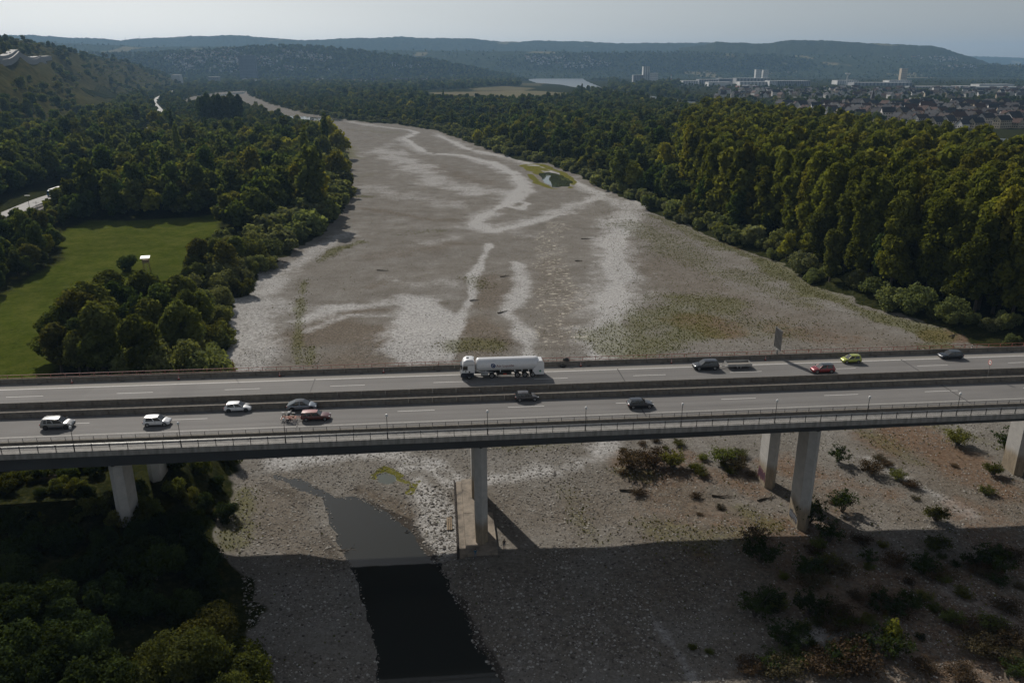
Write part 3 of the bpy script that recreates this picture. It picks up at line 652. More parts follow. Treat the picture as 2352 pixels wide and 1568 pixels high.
def car(name, label, cat, L_, W_, H_, col, near, dirn, cab, belt=.60, hood=.60, nose=.48, wb=(.32,-.31), roofc=None, rim=None, r=.32, wagon=False, rails=False, group=None):
    """near: picture points of the two near wheels' contact; dirn +1 drives to the right"""
    (xa, ya), (xb, yb) = near; ua, wa = PB(xa, ya); ub, wb_ = PB(xb, yb)
    uc, wc = (ua+ub)/2, (wa+wb_)/2 + W_/2 - .08
    t = thing(name, label, cat, B(uc - dirn*L_*(wb[0]+wb[1])/2, wc, DECK+.013), BA + (0 if dirn > 0 else math.pi), group)
    w = W_/2; Bz = belt*H_; hz_ = hood*H_; nz = nose*H_; rim = rim or rim_m
    xr0, xr1, xf1, xf0 = [q*L_ for q in cab]
    def ring(x, k, zb, zt):
        h = zt-zb; pts = [(.80,zb),(.95,zb+.07),(1,zb+.3*h),(.985,zb+.7*h),(.90,zt-.015),(.5,zt+.015)]
        return [(x, -k*w*a, z) for a, z in pts] + [(x, k*w*a, z) for a, z in reversed(pts)]
    st = [(-.5,.82,.38,.62*Bz+.1),(-.49,.9,.31,.86*Bz),(-.465,.955,.24,.96*Bz),(-.40,1,.21,Bz),(-.1,1,.2,Bz),(cab[3]-.01,1,.2,Bz),(cab[3]+.05,.99,.2,hz_+.02),(.36,.98,.2,(hz_+nz)/2+.04),(.44,.94,.21,nz+.02),(.485,.85,.25,nz-.08),(.5,.74,.33,nz-.2)]
    body = MB().loft([ring(x*L_, k, zb, zt) for x, k, zb, zt in st]).build('body', col, t, True)
    gl = MB(); gw, tw = .90*w, .70*w
    gl.loft([[(xr0,-gw*.96,Bz-.02),(xf0,-gw*.92,Bz-.02),(xf0,gw*.92,Bz-.02),(xr0,gw*.96,Bz-.02)], [(xr1,-tw,H_-.05),(xf1,-tw,H_-.05),(xf1,tw,H_-.05),(xr1,tw,H_-.05)]])
    gl.build('window', glass, t)
    rf = MB(); n = 5; rings = []
    for i in range(n+1):
        x = xr1-.06+(xf1-xr1+.06)*i/n; zt = H_-.015-.05*(2*i/n-1)**2
        rings.append([(x,-tw*1.05,zt-.06),(x,-tw*1.02,zt-.01),(x,-tw*.6,zt+.025),(x,tw*.6,zt+.025),(x,tw*1.02,zt-.01),(x,tw*1.05,zt-.06)])
    roof = rf.loft(rings).build('roof', roofc or col, t, True)
    if rails:
        for s in (-1,1): MB().tube((xr1+.1, s*tw*.92, H_+.02), (xf1-.1, s*tw*.92, H_+.02), .025, .025, 6).build('roof_rail', galv, roof)
    for s in (-1, 1):
        gb, gt = s*gw*.94, s*tw
        def side(fx_b, fx_t, off=.012):       # a point pair on the side glass plane, pushed outwards
            return (xr0+(xf0-xr0)*fx_b, gb+s*off+s*gw*.02*(1-fx_b), Bz-.01), (xr1+(xf1-xr1)*fx_t, gt+s*off, H_-.06)
        for (b0, t0, b1, t1) in ((0,0,.13,.10),(.52,.50,.57,.56),(.95,.93,1.0,1.0)) + (((.27,.26,.31,.31),) if wagon else ()):
            q = MB(); (p0, p1), (p2, p3) = side(b0, t0), side(b1, t1); i_ = Vector((0, -s*.03, 0))
            q.add([p0, p2, p3, p1, Vector(p0)+i_, Vector(p2)+i_, Vector(p3)+i_, Vector(p1)+i_], [(0,1,2,3),(7,6,5,4),(0,4,5,1),(1,5,6,2),(2,6,7,3),(3,7,4,0)]); q.build('pillar', col, t)
        MB().loft([[(xf0-.15, s*(gw+.02), Bz+.06),(xf0-.15, s*(gw+.20), Bz+.08),(xf0-.15, s*(gw+.20), Bz+.20),(xf0-.15, s*(gw+.02), Bz+.20)],[(xf0-.04, s*(gw+.02), Bz+.08),(xf0-.04, s*(gw+.17), Bz+.10),(xf0-.04, s*(gw+.17), Bz+.18),(xf0-.04, s*(gw+.02), Bz+.18)]]).build('mirror', trim, t)
        MB().box(.445*L_, .488*L_, s*w*.62-.17*(s<0)-.0, s*w*.62+.17*(s>0), nz-.13, nz+.0).build('headlight', lampw, t)
        MB().box(-.497*L_, -.468*L_, s*w*.80-.1*(s<0), s*w*.80+.1*(s>0), .76*Bz, .93*Bz).build('tail_lamp', lampr, t)
        MB().box(-.2*L_, .2*L_, s*w*1.004-.01, s*w*1.004+.01, .22, .34).build('sill_trim', trim, t)
        for xw in wb: MB().disc((xw*L_, s*(w+.001), r), (0,1,0), r*1.17, .012, 20).build('wheel_arch', trim, t)
        for xd in (.5, -.18): MB().box(xf0-.15-.45*(xd<0)*2-.16, xf0-.15-.45*(xd<0)*2, s*(w*.99)-.015, s*(w*.99)+.015, .82*Bz, .86*Bz).build('door_handle', trim, t)
    MB().box(.487*L_, .503*L_, -w*.5, w*.5, .42, .42+.4*(nz-.4)).build('grille', trim, t)
    MB().box(-.508*L_, -.497*L_, -.26, .26, .5*Bz+.1, .5*Bz+.21).build('number_plate', plate_m, t)
    ms = wheel_meshes(r, .21, rim)
    for xw in wb:
        for s in (-1, 1): put_wheel(t, ms, xw*L_, s*(w+.016), r, .21)
    return t
HATCH = (-.47,-.36,.06,.23); SUVC = (-.475,-.40,.08,.25); COUPE = (-.47,-.20,.07,.26)
car('suv','silver grey SUV with dark windows at the left end of the near lanes','car',4.75,1.88,1.66,carpaint('silver_grey',(.20,.205,.205),.5),((108.7,986.6),(149.7,985.7)),1,SUVC,rim=rim_d,r=.36,wagon=True,rails=True)
car('hatchback','small white hatchback with boxy tail, second from left on the near lanes','car',4.06,1.73,1.53,carpaint('white',(.72,.73,.74),0),((339,980.3),(378.3,978.9)),1,(-.46,-.40,.08,.27),r=.31)
car('hatchback','white sporty hatchback with black wheels beside the median','car',4.32,1.77,1.45,carpaint('white',(.72,.73,.74),0),((526.9,947.3),(564.5,946)),1,HATCH,rim=rim_d,r=.33)
car('coupe_suv','blue grey coupe SUV with sloping roof next to the red estate car','car',4.8,1.9,1.62,carpaint('blue_grey',(.17,.20,.235),.5),((672.2,944.9),(714,943.5)),1,COUPE,roofc=glass,rim=rim_d,r=.37)
wag = car('estate_car','old dark red estate car towing a motorcycle trailer','car',4.6,1.7,1.46,carpaint('dark_red',(.105,.020,.018),.1),((705.5,967.4),(744.8,966.2)),1,(-.485,-.44,.06,.20),roofc=carpaint('faded_red',(.34,.115,.10),0),r=.30,wagon=True)
car('hatchback','dark brown grey hatchback below the tanker truck','car',4.0,1.75,1.46,carpaint('brown_grey',(.060,.055,.054),.4),((1193,922.4),(1229,921)),1,HATCH,r=.32)
car('hatchback','black hatchback alone on the right of the near lanes','car',4.3,1.79,1.45,carpaint('black',(.011,.013,.019),.2),((1454,939.4),(1491.5,937.7)),1,HATCH,r=.32)
car('suv','black SUV with silver sill towing a flatbed trailer','car',4.75,1.93,1.73,carpaint('black',(.011,.013,.019),.2),((1606,851.4),(1641,849.6)),-1,SUVC,r=.37,wagon=True)
car('crossover','red crossover with black roof beside the median','car',4.2,1.8,1.58,carpaint('red',(.24,.014,.022),.2),((1877,858.4),(1908.8,857.0)),-1,SUVC,roofc=carpaint('black',(.011,.013,.019),.2),r=.33)
car('hatchback','small lime green hatchback on the far lanes','car',3.65,1.62,1.52,carpaint('lime',(.36,.40,.055),.2),((1944,835.4),(1971.3,834.4)),-1,(-.47,-.40,.06,.27),r=.30,belt=.57)
car('hatchback','dark blue hatchback at the right end of the far lanes','car',4.45,1.8,1.45,carpaint('dark_blue',(.012,.020,.032),.3),((2171.6,825.5),(2203.9,824.6)),-1,HATCH,r=.33,rim=rim_d)

# flatbed trailer
alu = pm('aluminium_trailer', (.42,.42,.41), .5, .15, 1.5, metal=.4); ply = pm('plywood_bed', (.26,.235,.20), .8, .2, 1.5)
u, w = PB(1697.5, 847.2); t = thing('flatbed_trailer', 'empty grey flatbed trailer with low sides behind the black SUV', 'trailer', B(u, w+.95, DECK+.013), BA+math.pi)
MB().box(-2.35, 2.15, -1.0, 1.0, .58, .66).build('bed', ply, t)
for s in (-1, 1): MB().box(-2.35, 2.15, s*1.02-.02, s*1.02+.02, .5, 1.0).build('side_wall', alu, t)
MB().box(-2.39,-2.352,-1.04,1.04,.5,1.0).build('tailgate', alu, t); MB().box(2.152,2.19,-1.04,1.04,.5,1.0).build('front_wall', alu, t)
MB().tube((2.1,-.7,.52),(3.55,0,.5),.05,.05,6).tube((2.1,.7,.52),(3.55,0,.5),.05,.05,6).tube((3.5,0,.5),(3.95,0,.5),.05,.04,6).build('drawbar', alu, t)
MB().tube((2.9,.1,.1),(2.9,.1,.85),.035,.035,6).build('jockey_wheel_stand', alu, t)
ms = wheel_meshes(.28, .17, rim_m)
for x in (.32, -.32):
    for s in (-1, 1): put_wheel(t, ms, x, s*.93, .28, .17)
for s in (-1, 1): MB().box(-2.41,-2.392,s*.9-.12,s*.9+.12,.44,.56).build('tail_lamp', lampr, t)
# motorcycle trailer + motorcycle
u, w = PB(664, 965.6); wl_ = toB(wag.location)[1]
t = thing('motorcycle_trailer', 'small open orange trailer behind the dark red estate car', 'trailer', B(u, wl_, DECK+.013), BA)
orange = pm('orange_steel', (.42,.10,.035), .6, .15, 2)
for y in (-.45, 0, .45): MB().box(-1.15, 1.1, y-.07, y+.07, .40, .46).build('channel', orange, t)
for x in (-1.15, 0, 1.05): MB().box(x-.04, x+.04, -.62, .62, .33, .395).build('cross_member', orange, t)
MB().tube((1.05,-.4,.42),(2.0,0,.45),.04,.04,6).tube((1.05,.4,.42),(2.0,0,.45),.04,.04,6).tube((1.95,0,.45),(2.55,0,.48),.04,.035,6).build('drawbar', orange, t)
ms2 = wheel_meshes(.25, .15, rim_m)
for s in (-1, 1): put_wheel(t, ms2, -.15, s*.85, .25, .15); MB().box(-.5,.2,s*.78-.09,s*.78+.09,.53,.56).build('mudguard', trim, t)
MB().box(-1.24,-1.19,-.75,.75,.36,.52).build('light_board', cone_w, t)
t = thing('motorcycle', 'white dirt bike standing on the small trailer', 'motorcycle', B(u-.05, wl_-.02, DECK+.013+.46), BA)
for x in (-.68, .68):
    mb = MB(); n = 20
    for i in range(n):
        a0, a1 = 2*math.pi*i/n, 2*math.pi*(i+1)/n
        mb.tube((x+.31*math.cos(a0),0,.34+.31*math.sin(a0)),(x+.31*math.cos(a1),0,.34+.31*math.sin(a1)),.045,.045,6,0,False)
    wh = mb.build('wheel', dark, t); sp2 = MB()
    for i in range(8): a = math.pi*i/8; sp2.tube((x-.27*math.cos(a),0,.34-.27*math.sin(a)),(x+.27*math.cos(a),0,.34+.27*math.sin(a)),.008,.008,4)
    sp2.build('spokes', pm('gold_rim', (.45,.30,.06), .4, .1, 3, metal=.5), wh)
MB().tube((.68,.06,.34),(.42,.06,1.0),.03,.03,6).tube((.68,-.06,.34),(.42,-.06,1.0),.03,.03,6).build('fork', galv, t)
MB().tube((.40,-.38,1.12),(.40,.38,1.12),.02,.02,6).build('handlebar', trim, t)
MB().path([(-.68,0,.34),(-.2,0,.45),(.1,0,.40),(.38,0,.9)],[.05,.06,.06,.05],6).build('frame', trim, t)
MB().loft([[(.40,-.05,.82),(.40,.05,.82),(.40,.05,1.0),(.40,-.05,1.0)],[(.1,-.15,.72),(.1,.15,.72),(.1,.12,1.02),(.1,-.12,1.02)],[(-.1,-.1,.78),(-.1,.1,.78),(-.1,.09,.95),(-.1,-.09,.95)]]).build('fuel_tank', cone_w, t)
MB().box(-.62,.0,-.1,.1,.88,.96).build('seat', trim, t); MB().loft([[(-.55,-.08,.86),(-.55,.08,.86),(-.55,.08,.9),(-.55,-.08,.9)],[(-1.05,-.05,1.0),(-1.05,.05,1.0),(-1.05,.05,1.03),(-1.05,-.05,1.03)]]).build('rear_fender', cone_w, t)
MB().loft([[(.5,-.06,.78),(.5,.06,.78),(.5,.06,.81),(.5,-.06,.81)],[(1.05,-.05,.74),(1.05,.05,.74),(1.05,.05,.77),(1.05,-.05,.77)]]).build('front_fender', cone_w, t)
MB().box(-.15,.2,-.13,.13,.38,.68).build('engine', trim, t); MB().box(.4,.46,-.1,.1,.9,1.15).build('number_board', cone_w, t)

# tanker truck
white_p = pm('truck_white', (.74,.75,.76), .3, .04, 1, coat=.5); navy = pm('truck_navy', (.02,.026,.04), .4, .1, 2); green_d = pm('hazard_green', (.02,.22,.10), .5, .05, 2)
def text_mesh(txt, size):
    cu = bpy.data.curves.new('t', 'FONT'); cu.body = txt; cu.size = size; cu.resolution_u = 3
    o = bpy.data.objects.new('t', cu); COL.objects.link(o); bpy.context.view_layer.update()
    me = bpy.data.meshes.new_from_object(o.evaluated_get(bpy.context.evaluated_depsgraph_get()))
    bpy.data.objects.remove(o); bpy.data.curves.remove(cu); return me
uT = .5; _, wT = PB(1130, 869)
t = thing('tanker_truck', 'white tanker truck with dark red lettering driving left on the far lanes', 'truck', B(uT, wT+1.2, DECK+.013), BA+math.pi)
def sec(x, yk, z0, z1, r=.12):   # rounded upright cross-section
    y = 1.25*yk; return [(x,-y+r,z0),(x,-y,z0+r),(x,-y,z1-r*2),(x,-y+r*1.6,z1),(x,y-r*1.6,z1),(x,y,z1-r*2),(x,y,z0+r),(x,y-r,z0)]
cabm = MB().loft([sec(5.15,.97,.95,3.45),sec(5.4,1,.95,3.62),sec(6.4,1,.95,3.62),sec(6.95,1,.95,3.32),sec(7.2,1,.95,2.72),sec(7.45,.98,.95,1.75),sec(7.5,.95,.95,1.3)]).build('cab', white_p, t, True)
MB().loft([sec(7.18,.93,1.86,2.66,.05),sec(7.5,.93,1.80,2.60,.05),sec(7.51,.88,1.82,2.0,.05)]).build('windscreen', glass, cabm)
for s in (-1, 1):
    MB().box(6.25,7.0,s*1.253-.012,s*1.253+.012,1.75,2.5).build('side_window', glass, cabm)
    MB().box(5.2,7.0,s*1.254-.012,s*1.254+.012,2.62,2.70).build('trim_line', navy, cabm)
    MB().box(7.0,7.12,s*1.5-.12,s*1.5+.12,1.75,2.5).build('mirror', trim, cabm)
    MB().box(5.15,7.35,s*1.256-.01,s*1.256+.01,.45,1.22).build('lower_panel', navy, cabm)
    MB().disc((6.6,s*1.262,1.52),(0,1,0),.13,.01,12).build('door_emblem', navy, cabm)
    MB().disc((5.95,s*1.262,1.40),(0,1,0),.15,.01,12).build('vent', trim, cabm)
    MB().box(7.46,7.55,s*.95-.2,s*.95+.2,.62,.85).build('headlight', lampw, cabm)
    MB().box(5.0,5.18,s*1.1-.12,s*1.1+.12,1.0,3.4).build('side_deflector', white_p, cabm)
MB().box(7.2,7.52,-1.2,1.2,.38,1.0).build('bumper', navy, cabm); MB().box(7.47,7.54,-.9,.9,1.02,1.55).build('grille', trim, cabm)
MB().box(6.0,6.45,-.35,.35,3.622,3.66).build('roof_hatch', glass, cabm)
MB().box(-1.2,5.1,-.45,.45,.72,.98).build('chassis', trim, t)
MB().box(2.5,4.1,-.6,.6,.98,1.06).build('catwalk', alu, t)
# tank shell
R = 1.22; zc = 2.36; n = 28; rings = []
for x, r_, dz in ((4.8,.25,0),(4.76,.75,0),(4.66,1.02,0),(4.45,1.19,0),(4.2,R,0),(2,R,0),(0,R,0),(-3,R,0),(-5.6,R,0),(-6.1,R*.99,0),(-6.4,.95,.1),(-6.55,.5,.25)):
    rings.append([(x, r_*math.cos(a), zc+dz+r_*math.sin(a)) for a in np.linspace(0, 2*math.pi, n, endpoint=False)])
tank = MB().loft(rings).build('tank', white_p, t, True)
lm_ = text_mesh('Air Liquide', .66); bx = max(v.co.x for v in lm_.vertices); k = 3.2/bx
for v in lm_.vertices:
    tx, ty = v.co.x*k, (v.co.y-.22)*1.0; th = ty/R; v.co = (1.16-tx, (R+.03)*math.cos(th), zc+(R+.03)*math.sin(th))
lm_.materials.append(pm('letter_red', (.16,.015,.03), .5, .05, 2)); link('lettering', lm_, tank)
blue = pm('logo_blue', (.015,.045,.16), .5, .05, 2)
def wrapdisc(name, cx, cyy, r0, r1, mat, off, sq=False):
    mb = MB(); nn = 28; vo = []
    for r_ in (r1, r0):
        for a in np.linspace(0, 2*math.pi, nn, endpoint=False):
            q = r_
            if sq and r_ == r1 and math.pi/2 < a < math.pi: q = r_*min(1/max(abs(math.cos(a)),abs(math.sin(a))), 1.3)
            th = (cyy+q*math.sin(a))/R; vo.append((cx-q*math.cos(a), (R+off)*math.cos(th), zc+(R+off)*math.sin(th)))
    mb.add(vo, [(i,(i+1)%nn,nn+(i+1)%nn,nn+i) for i in range(nn)]); mb.build(name, mat, tank)
wrapdisc('logo', 1.68, .02, .22, .40, blue, .028, True); wrapdisc('logo', 1.66, .0, .0, .15, blue, .03); wrapdisc('logo', 1.55, -.1, .0, .09, blue, .03)
for x in (3.0,.4,-2.2,-3.5,-4.7): MB().box(x-.07,x+.07,-1.0,1.0,1.1,1.45).build('saddle', white_p, tank)
for s in (-1, 1): MB().tube((4.3,s*.9,1.25),(1.2,s*1.0,1.05),.06,.06,6).build('brace', white_p, tank)
MB().box(-7.3,3.2,-.5,-.35,.85,1.13).box(-7.3,3.2,.35,.5,.85,1.13).build('trailer_frame', trim, t)
cabn = MB().loft([[(-5.4,-1.24,1.02),(-5.4,1.24,1.02),(-5.4,1.24,1.3),(-5.4,-1.24,1.3)],[(-5.9,-1.25,.55),(-5.9,1.25,.55),(-5.9,1.25,2.0),(-5.9,-1.25,2.0)],[(-6.5,-1.25,.5),(-6.5,1.25,.5),(-6.5,1.1,3.05),(-6.5,-1.1,3.05)],[(-7.15,-1.25,.5),(-7.15,1.25,.5),(-7.15,1.05,3.0),(-7.15,-1.05,3.0)],[(-7.5,-1.22,.55),(-7.5,1.22,.55),(-7.5,.95,2.5),(-7.5,-.95,2.5)]]).build('rear_cabinet', white_p, t, True)
mb = MB(); mb.add([(-6.75-.0,1.262,.95+.0),(-6.55,1.262,1.17),(-6.75,1.262,1.39),(-6.95,1.262,1.17)],[(0,1,2,3)]); mb.build('hazard_diamond', green_d, cabn)
MB().box(-7.52,-7.45,-1.2,1.2,.45,.62).build('rear_bumper', trim, t)
for s in (-1, 1): MB().box(-7.56,-7.5,s*.95-.18,s*.95+.18,.64,.82).build('tail_lamp', lampr, t)
ft = MB()
for s in (-1, 1): ft.tube((2.6,s*.95,.75),(3.9,s*.95,.75),.32,.32,14)
ft.build('fuel_tank', galv, t, True)
MB().box(-1.6,1.0,.55,1.15,.6,1.05).build('valve_box', trim, t); MB().box(-.7,-.1,1.152,1.2,.62,.86).build('extinguisher_box', cone_r, t)
MB().box(-1.9,1.05,1.16,1.2,.42,.50).box(-1.9,1.05,-1.2,-1.16,.42,.50).build('side_guard', alu, t)
MB().tube((.95,.9,.05),(.95,.9,1.0),.07,.07,8).tube((.95,-.9,.05),(.95,-.9,1.0),.07,.07,8).build('landing_leg', trim, t)
mt = wheel_meshes(.52, .34, rim_m, .55)
for x in (6.0, 1.94, -2.63, -4.0, -5.4):
    for s in (-1, 1): put_wheel(t, mt, x, s*1.245, .52, .34)
for x in (6.0, 1.94): 
    for s in (-1, 1): MB().box(x-.62,x+.62,s*1.05-.18,s*1.05+.18,1.08,1.13).build('mudguard', trim, t)

# ------------------------------------------------------------------ trees and bushes
leaf_mix = leaf_mat('leaf_mixed', [(0.052,0.081,0.023),(0.068,0.094,0.029),(0.091,0.111,0.031),(0.047,0.073,0.029),(0.081,0.098,0.039)])
leaf_olive = leaf_mat('leaf_olive', [(.088,.106,.030),(.106,.116,.034),(.082,.102,.034),(.115,.116,.036)]) if True else leaf_mat('x', [(0.111,0.114,0.029),(0.130,0.124,0.034),(0.098,0.107,0.031),(0.150,0.130,0.036)])
leaf_pop = leaf_mat('leaf_poplar', [(.100,.116,.024),(.120,.130,.026),(.092,.110,.026),(.145,.142,.026)], .45, .3) if True else leaf_mat('x', [(0.088,0.109,0.023),(0.107,0.124,0.026),(0.078,0.104,0.026),(0.137,0.137,0.023)], .35, .3)
leaf_wil = leaf_mat('leaf_willow', [(.135,.155,.070),(.12,.145,.062),(.16,.172,.075),(.135,.148,.085)]) if True else leaf_mat('x', [(0.111,0.130,0.058),(0.098,0.120,0.049),(0.137,0.150,0.062),(0.117,0.130,0.072)])
leaf_yel = leaf_mat('leaf_yellowing', [(0.195,0.189,0.033),(0.169,0.182,0.036)])
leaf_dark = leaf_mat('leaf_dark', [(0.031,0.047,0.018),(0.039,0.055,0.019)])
leaf_dry = leaf_mat('leaf_dry', [(.085,.058,.036),(.075,.055,.034),(.07,.06,.034)], .2) if True else leaf_mat('x', [(0.130,0.072,0.039),(0.111,0.068,0.039),(0.098,0.075,0.036)], .2)
leaf_far = leaf_mat('leaf_far', [(0.052,0.075,0.029),(0.072,0.091,0.031),(0.060,0.078,0.036),(0.085,0.094,0.034)])
bark = pm('bark', (.085,.07,.055), .9, .3, 3, st=(1,1,.3))
def leaf_mesh(name, blobs, n, size, seed, mat, up=.25, hang=0.0, shell=.55):
    r = np.random.default_rng(seed); bl = np.array(blobs, float)
    wgt = (bl[:,3]*bl[:,4]+bl[:,3]*bl[:,5]+bl[:,4]*bl[:,5]); wgt /= wgt.sum()
    pts = []; nor = []
    while sum(len(p) for p in pts) < n:
        k = r.choice(len(bl), n*2, p=wgt); d = r.normal(size=(n*2, 3)); d /= np.linalg.norm(d, axis=1)[:, None]
        rad = shell+(1-shell)*r.random(n*2)**.6
        rad *= 1+.16*np.sin(d[:,0]*5+k)*np.cos(d[:,1]*6+2*k)*np.sin(d[:,2]*5+k*3)+.05*r.normal(size=n*2)
        p = bl[k,:3]+d*rad[:,None]*bl[k,3:6]
        q = np.full(len(p), 9.0)
        for i in range(len(bl)):
            e = np.linalg.norm((p-bl[i,:3])/bl[i,3:6], axis=1); e[k == i] = 9; q = np.minimum(q, e)
        ok = (q > shell*.95) & (p[:,2] > .15)
        pts.append(p[ok]); nor.append(d[ok]/bl[k[ok],3:6]*bl[k[ok],3:6].mean(1)[:,None])
    p = np.concatenate(pts)[:n]; d = np.concatenate(nor)[:n]
    d = d+r.normal(size=d.shape)*.75; d[:,2] += up; d /= np.linalg.norm(d, axis=1)[:,None]
    t = np.cross(d, r.normal(size=d.shape)); t /= np.linalg.norm(t, axis=1)[:,None]; bt = np.cross(d, t)
    s = size*(.55+.9*r.random(n))[:,None]; asp = (.6+.5*r.random(n))[:,None]
    if hang: t[:,2] -= hang; t /= np.linalg.norm(t, axis=1)[:,None]
    v = np.stack([p-t*s-bt*s*asp*.35, p-t*s*.1-bt*s*asp, p+t*s, p+t*s*.1+bt*s*asp], 1).reshape(-1, 3)
    me = bpy.data.meshes.new(name); me.vertices.add(4*n); me.vertices.foreach_set('co', v.ravel())
    me.loops.add(4*n); me.loops.foreach_set('vertex_index', np.arange(4*n)); me.polygons.add(n); me.polygons.foreach_set('loop_start', np.arange(n)*4)
    me.update(calc_edges=True); me.materials.append(mat); return me
def trunk_mesh(name, h, r0, tips, seed, base=0.0, mat=None):
    q = random.Random(seed); mb = MB(); mid = Vector((q.uniform(-.3,.3), q.uniform(-.3,.3), h*.5))
    mb.path([(0,0,-1.0),(0,0,0),tuple(mid*.5),tuple(mid),(mid.x*1.4,mid.y*1.4,h*.86)],[r0*1.25,r0*1.1,r0*.85,r0*.65,r0*.18],7)
    for tp in tips:
        z = q.uniform(.22,.6)*h; s = Vector((mid.x*z/h, mid.y*z/h, z)); e = Vector(tp); m_ = (s+e)/2+Vector((0,0,.4))
        mb.path([s, m_, e],[r0*.45,r0*.3,r0*.1],5)
    return mb.mesh(name, mat or bark)
def mk_blobs(kind, seed):
    q = random.Random(seed); b = []
    if kind == 'round':
        H = 15; R = 5.2
        for i in range(11):
            a = i*2.4+q.random(); rr = R*math.sqrt(q.random())*.8; z = q.uniform(.34,.86)*H; s = q.uniform(1.7,3.1)*(1.1-.35*z/H)
            b.append((rr*math.cos(a)*(1.25-z/H*.75), rr*math.sin(a)*(1.25-z/H*.75), z, s*1.15, s*1.15, s))
        b.append((0,0,H*.84,2.5,2.5,2.4))
    elif kind == 'tall':
        for i in range(13):
            z = 5.5+i/12*12.5; a = i*2.4+q.random(); rr = q.uniform(.8,3.2)*math.sin(math.pi*(z-2)/19)**.6; s = q.uniform(1.5,2.7); b.append((rr*math.cos(a), rr*math.sin(a), z, s, s, s*1.1))
    elif kind == 'oak':
        for i in range(16):
            a = i*2.4+q.random(); z = q.uniform(4,11.5); rr = q.uniform(1.5,6.0)*math.sqrt(max(.1, 1-((z-6)/7)**2)); s = q.uniform(1.6,3.0); b.append((rr*math.cos(a), rr*math.sin(a), z, s*1.15, s*1.15, s*.9))
        b.append((0,0,10.5,3.2,3.2,2.2))
    elif kind == 'poplar':
        H = 28
        for i in range(22):
            z = 5+i/21*19.5; rr = (3.6 if z < 19 else 3.0*(1.12-(z-19)/8))*(.35+.65*q.random()); a = i*2.4; s = q.uniform(1.5,2.4)*(1.0 if 8 < z < 23 else .85)
            b.append((rr*math.cos(a), rr*math.sin(a), z, s, s, s*1.25))
    elif kind == 'lombardy':
        for i in range(12): z = 1.5+i*1.85; s = 1.6*math.sin(math.pi*(i+1.6)/14.5)+.35; b.append((q.uniform(-.3,.3), q.uniform(-.3,.3), z, s, s, 2.0))
    elif kind == 'willow':
        H = 8; R = 4.2
        for i in range(11):
            a = i*2.4+q.random(); rr = R*math.sqrt(q.random())*.85; z = q.uniform(.2,.78)*H*(1-.35*rr/R); s = q.uniform(1.5,2.4)
            b.append((rr*math.cos(a), rr*math.sin(a), z, s, s, s*.95))
    elif kind == 'bush':
        for i in range(6): a = i*1.05+q.random(); rr = q.uniform(.3,1.4); s = q.uniform(.7,1.2); b.append((rr*math.cos(a), rr*math.sin(a), q.uniform(.7,2.0), s, s, s))
    return b
PROTO = {}
def proto(key, kind, seed, mat, n, leaf, H, trunk=True, **kw):
    b = mk_blobs(kind, seed)
    cr = leaf_mesh('crown', b, n, leaf, seed, mat, **kw)
    tips = [(x*.8, y*.8, z) for x, y, z, *_ in b][::2]
    tr = trunk_mesh('trunk', H*.8, .36 if H > 10 else .16, tips, seed)
    PROTO[key] = (cr, tr, H)
HI, LO = {}, {}
kinds = [('round', leaf_mix, 15.5, 4), ('round_olive', leaf_olive, 15.5, 2), ('poplar', leaf_pop, 28, 3), ('lombardy', leaf_mix, 23, 1), ('willow', leaf_wil, 8.4, 3), ('tall', leaf_mix, 19, 2), ('tall_olive', leaf_olive, 19, 1), ('oak', leaf_mix, 14, 2), ('owillow', leaf_olive, 8.4, 2), ('dpoplar', leaf_mix, 28, 2), ('yellow', leaf_yel, 15.5, 1), ('darkw', leaf_dark, 8.4, 2), ('bush', leaf_wil, 3, 2)]
for kn, mat, H, nv in kinds:
    base = {'round_olive': 'round', 'yellow': 'round', 'darkw': 'willow', 'owillow': 'willow', 'tall_olive': 'tall', 'dpoplar': 'poplar'}.get(kn, kn)
    for v in range(nv):
        sd_ = 100*len(PROTO)+v+11
        nn, lf = {'round': (3800,.40), 'tall': (3800,.42), 'oak': (4600,.42), 'poplar': (6200,.42), 'lombardy': (2200,.38), 'willow': (3000,.27), 'bush': (900,.16)}[base]
        proto((kn, v), base, sd_, mat, nn, lf, H, hang=.35 if base == 'willow' else 0)
        HI.setdefault(kn, []).append((kn, v))
def plant(name, key, label, cat, p, s, group=None, rz=None, sz=None):
    cr, tr, H = PROTO[key]
    t = thing(name, label, cat, (p[0], p[1], p[2]), random.random()*6.28 if rz is None else rz, group, (s, s, s*(sz or 1)))
    link('crown', cr, t); link('trunk', tr, t); return t
# low detail crowns for the mass of the woods
def lo_obj(kind, seed, mat, n, leaf):
    me = leaf_mesh('wood_tree', mk_blobs(kind, seed), n, leaf, seed, mat); o = bpy.data.objects.new('wood_tree', me); return o
lo_col = bpy.data.collections.new('wood_tree_source')
LOK = []; LOMAP = {'owillow': 'willow'}
for kn, kind, mat, n, leaf in (('round','round',leaf_mix,700,.85),('round','round',leaf_mix,700,.85),('round_olive','round',leaf_olive,700,.85),('poplar','poplar',leaf_pop,1300,.8),('poplar','poplar',leaf_pop,1300,.8),('tall','tall',leaf_mix,800,.8),('tall_olive','tall',leaf_olive,800,.8),('oak','oak',leaf_mix,900,.85),('willow','willow',leaf_wil,500,.6),('lombardy','lombardy',leaf_mix,500,.7),('yellow','round',leaf_yel,700,.85)):
    LOK.append(kn); lo_col.objects.link(lo_obj(kind, 900+len(LOK), mat, n, leaf))
for i, o in enumerate(lo_col.objects): o.name = f'wood_tree_{i:02d}'
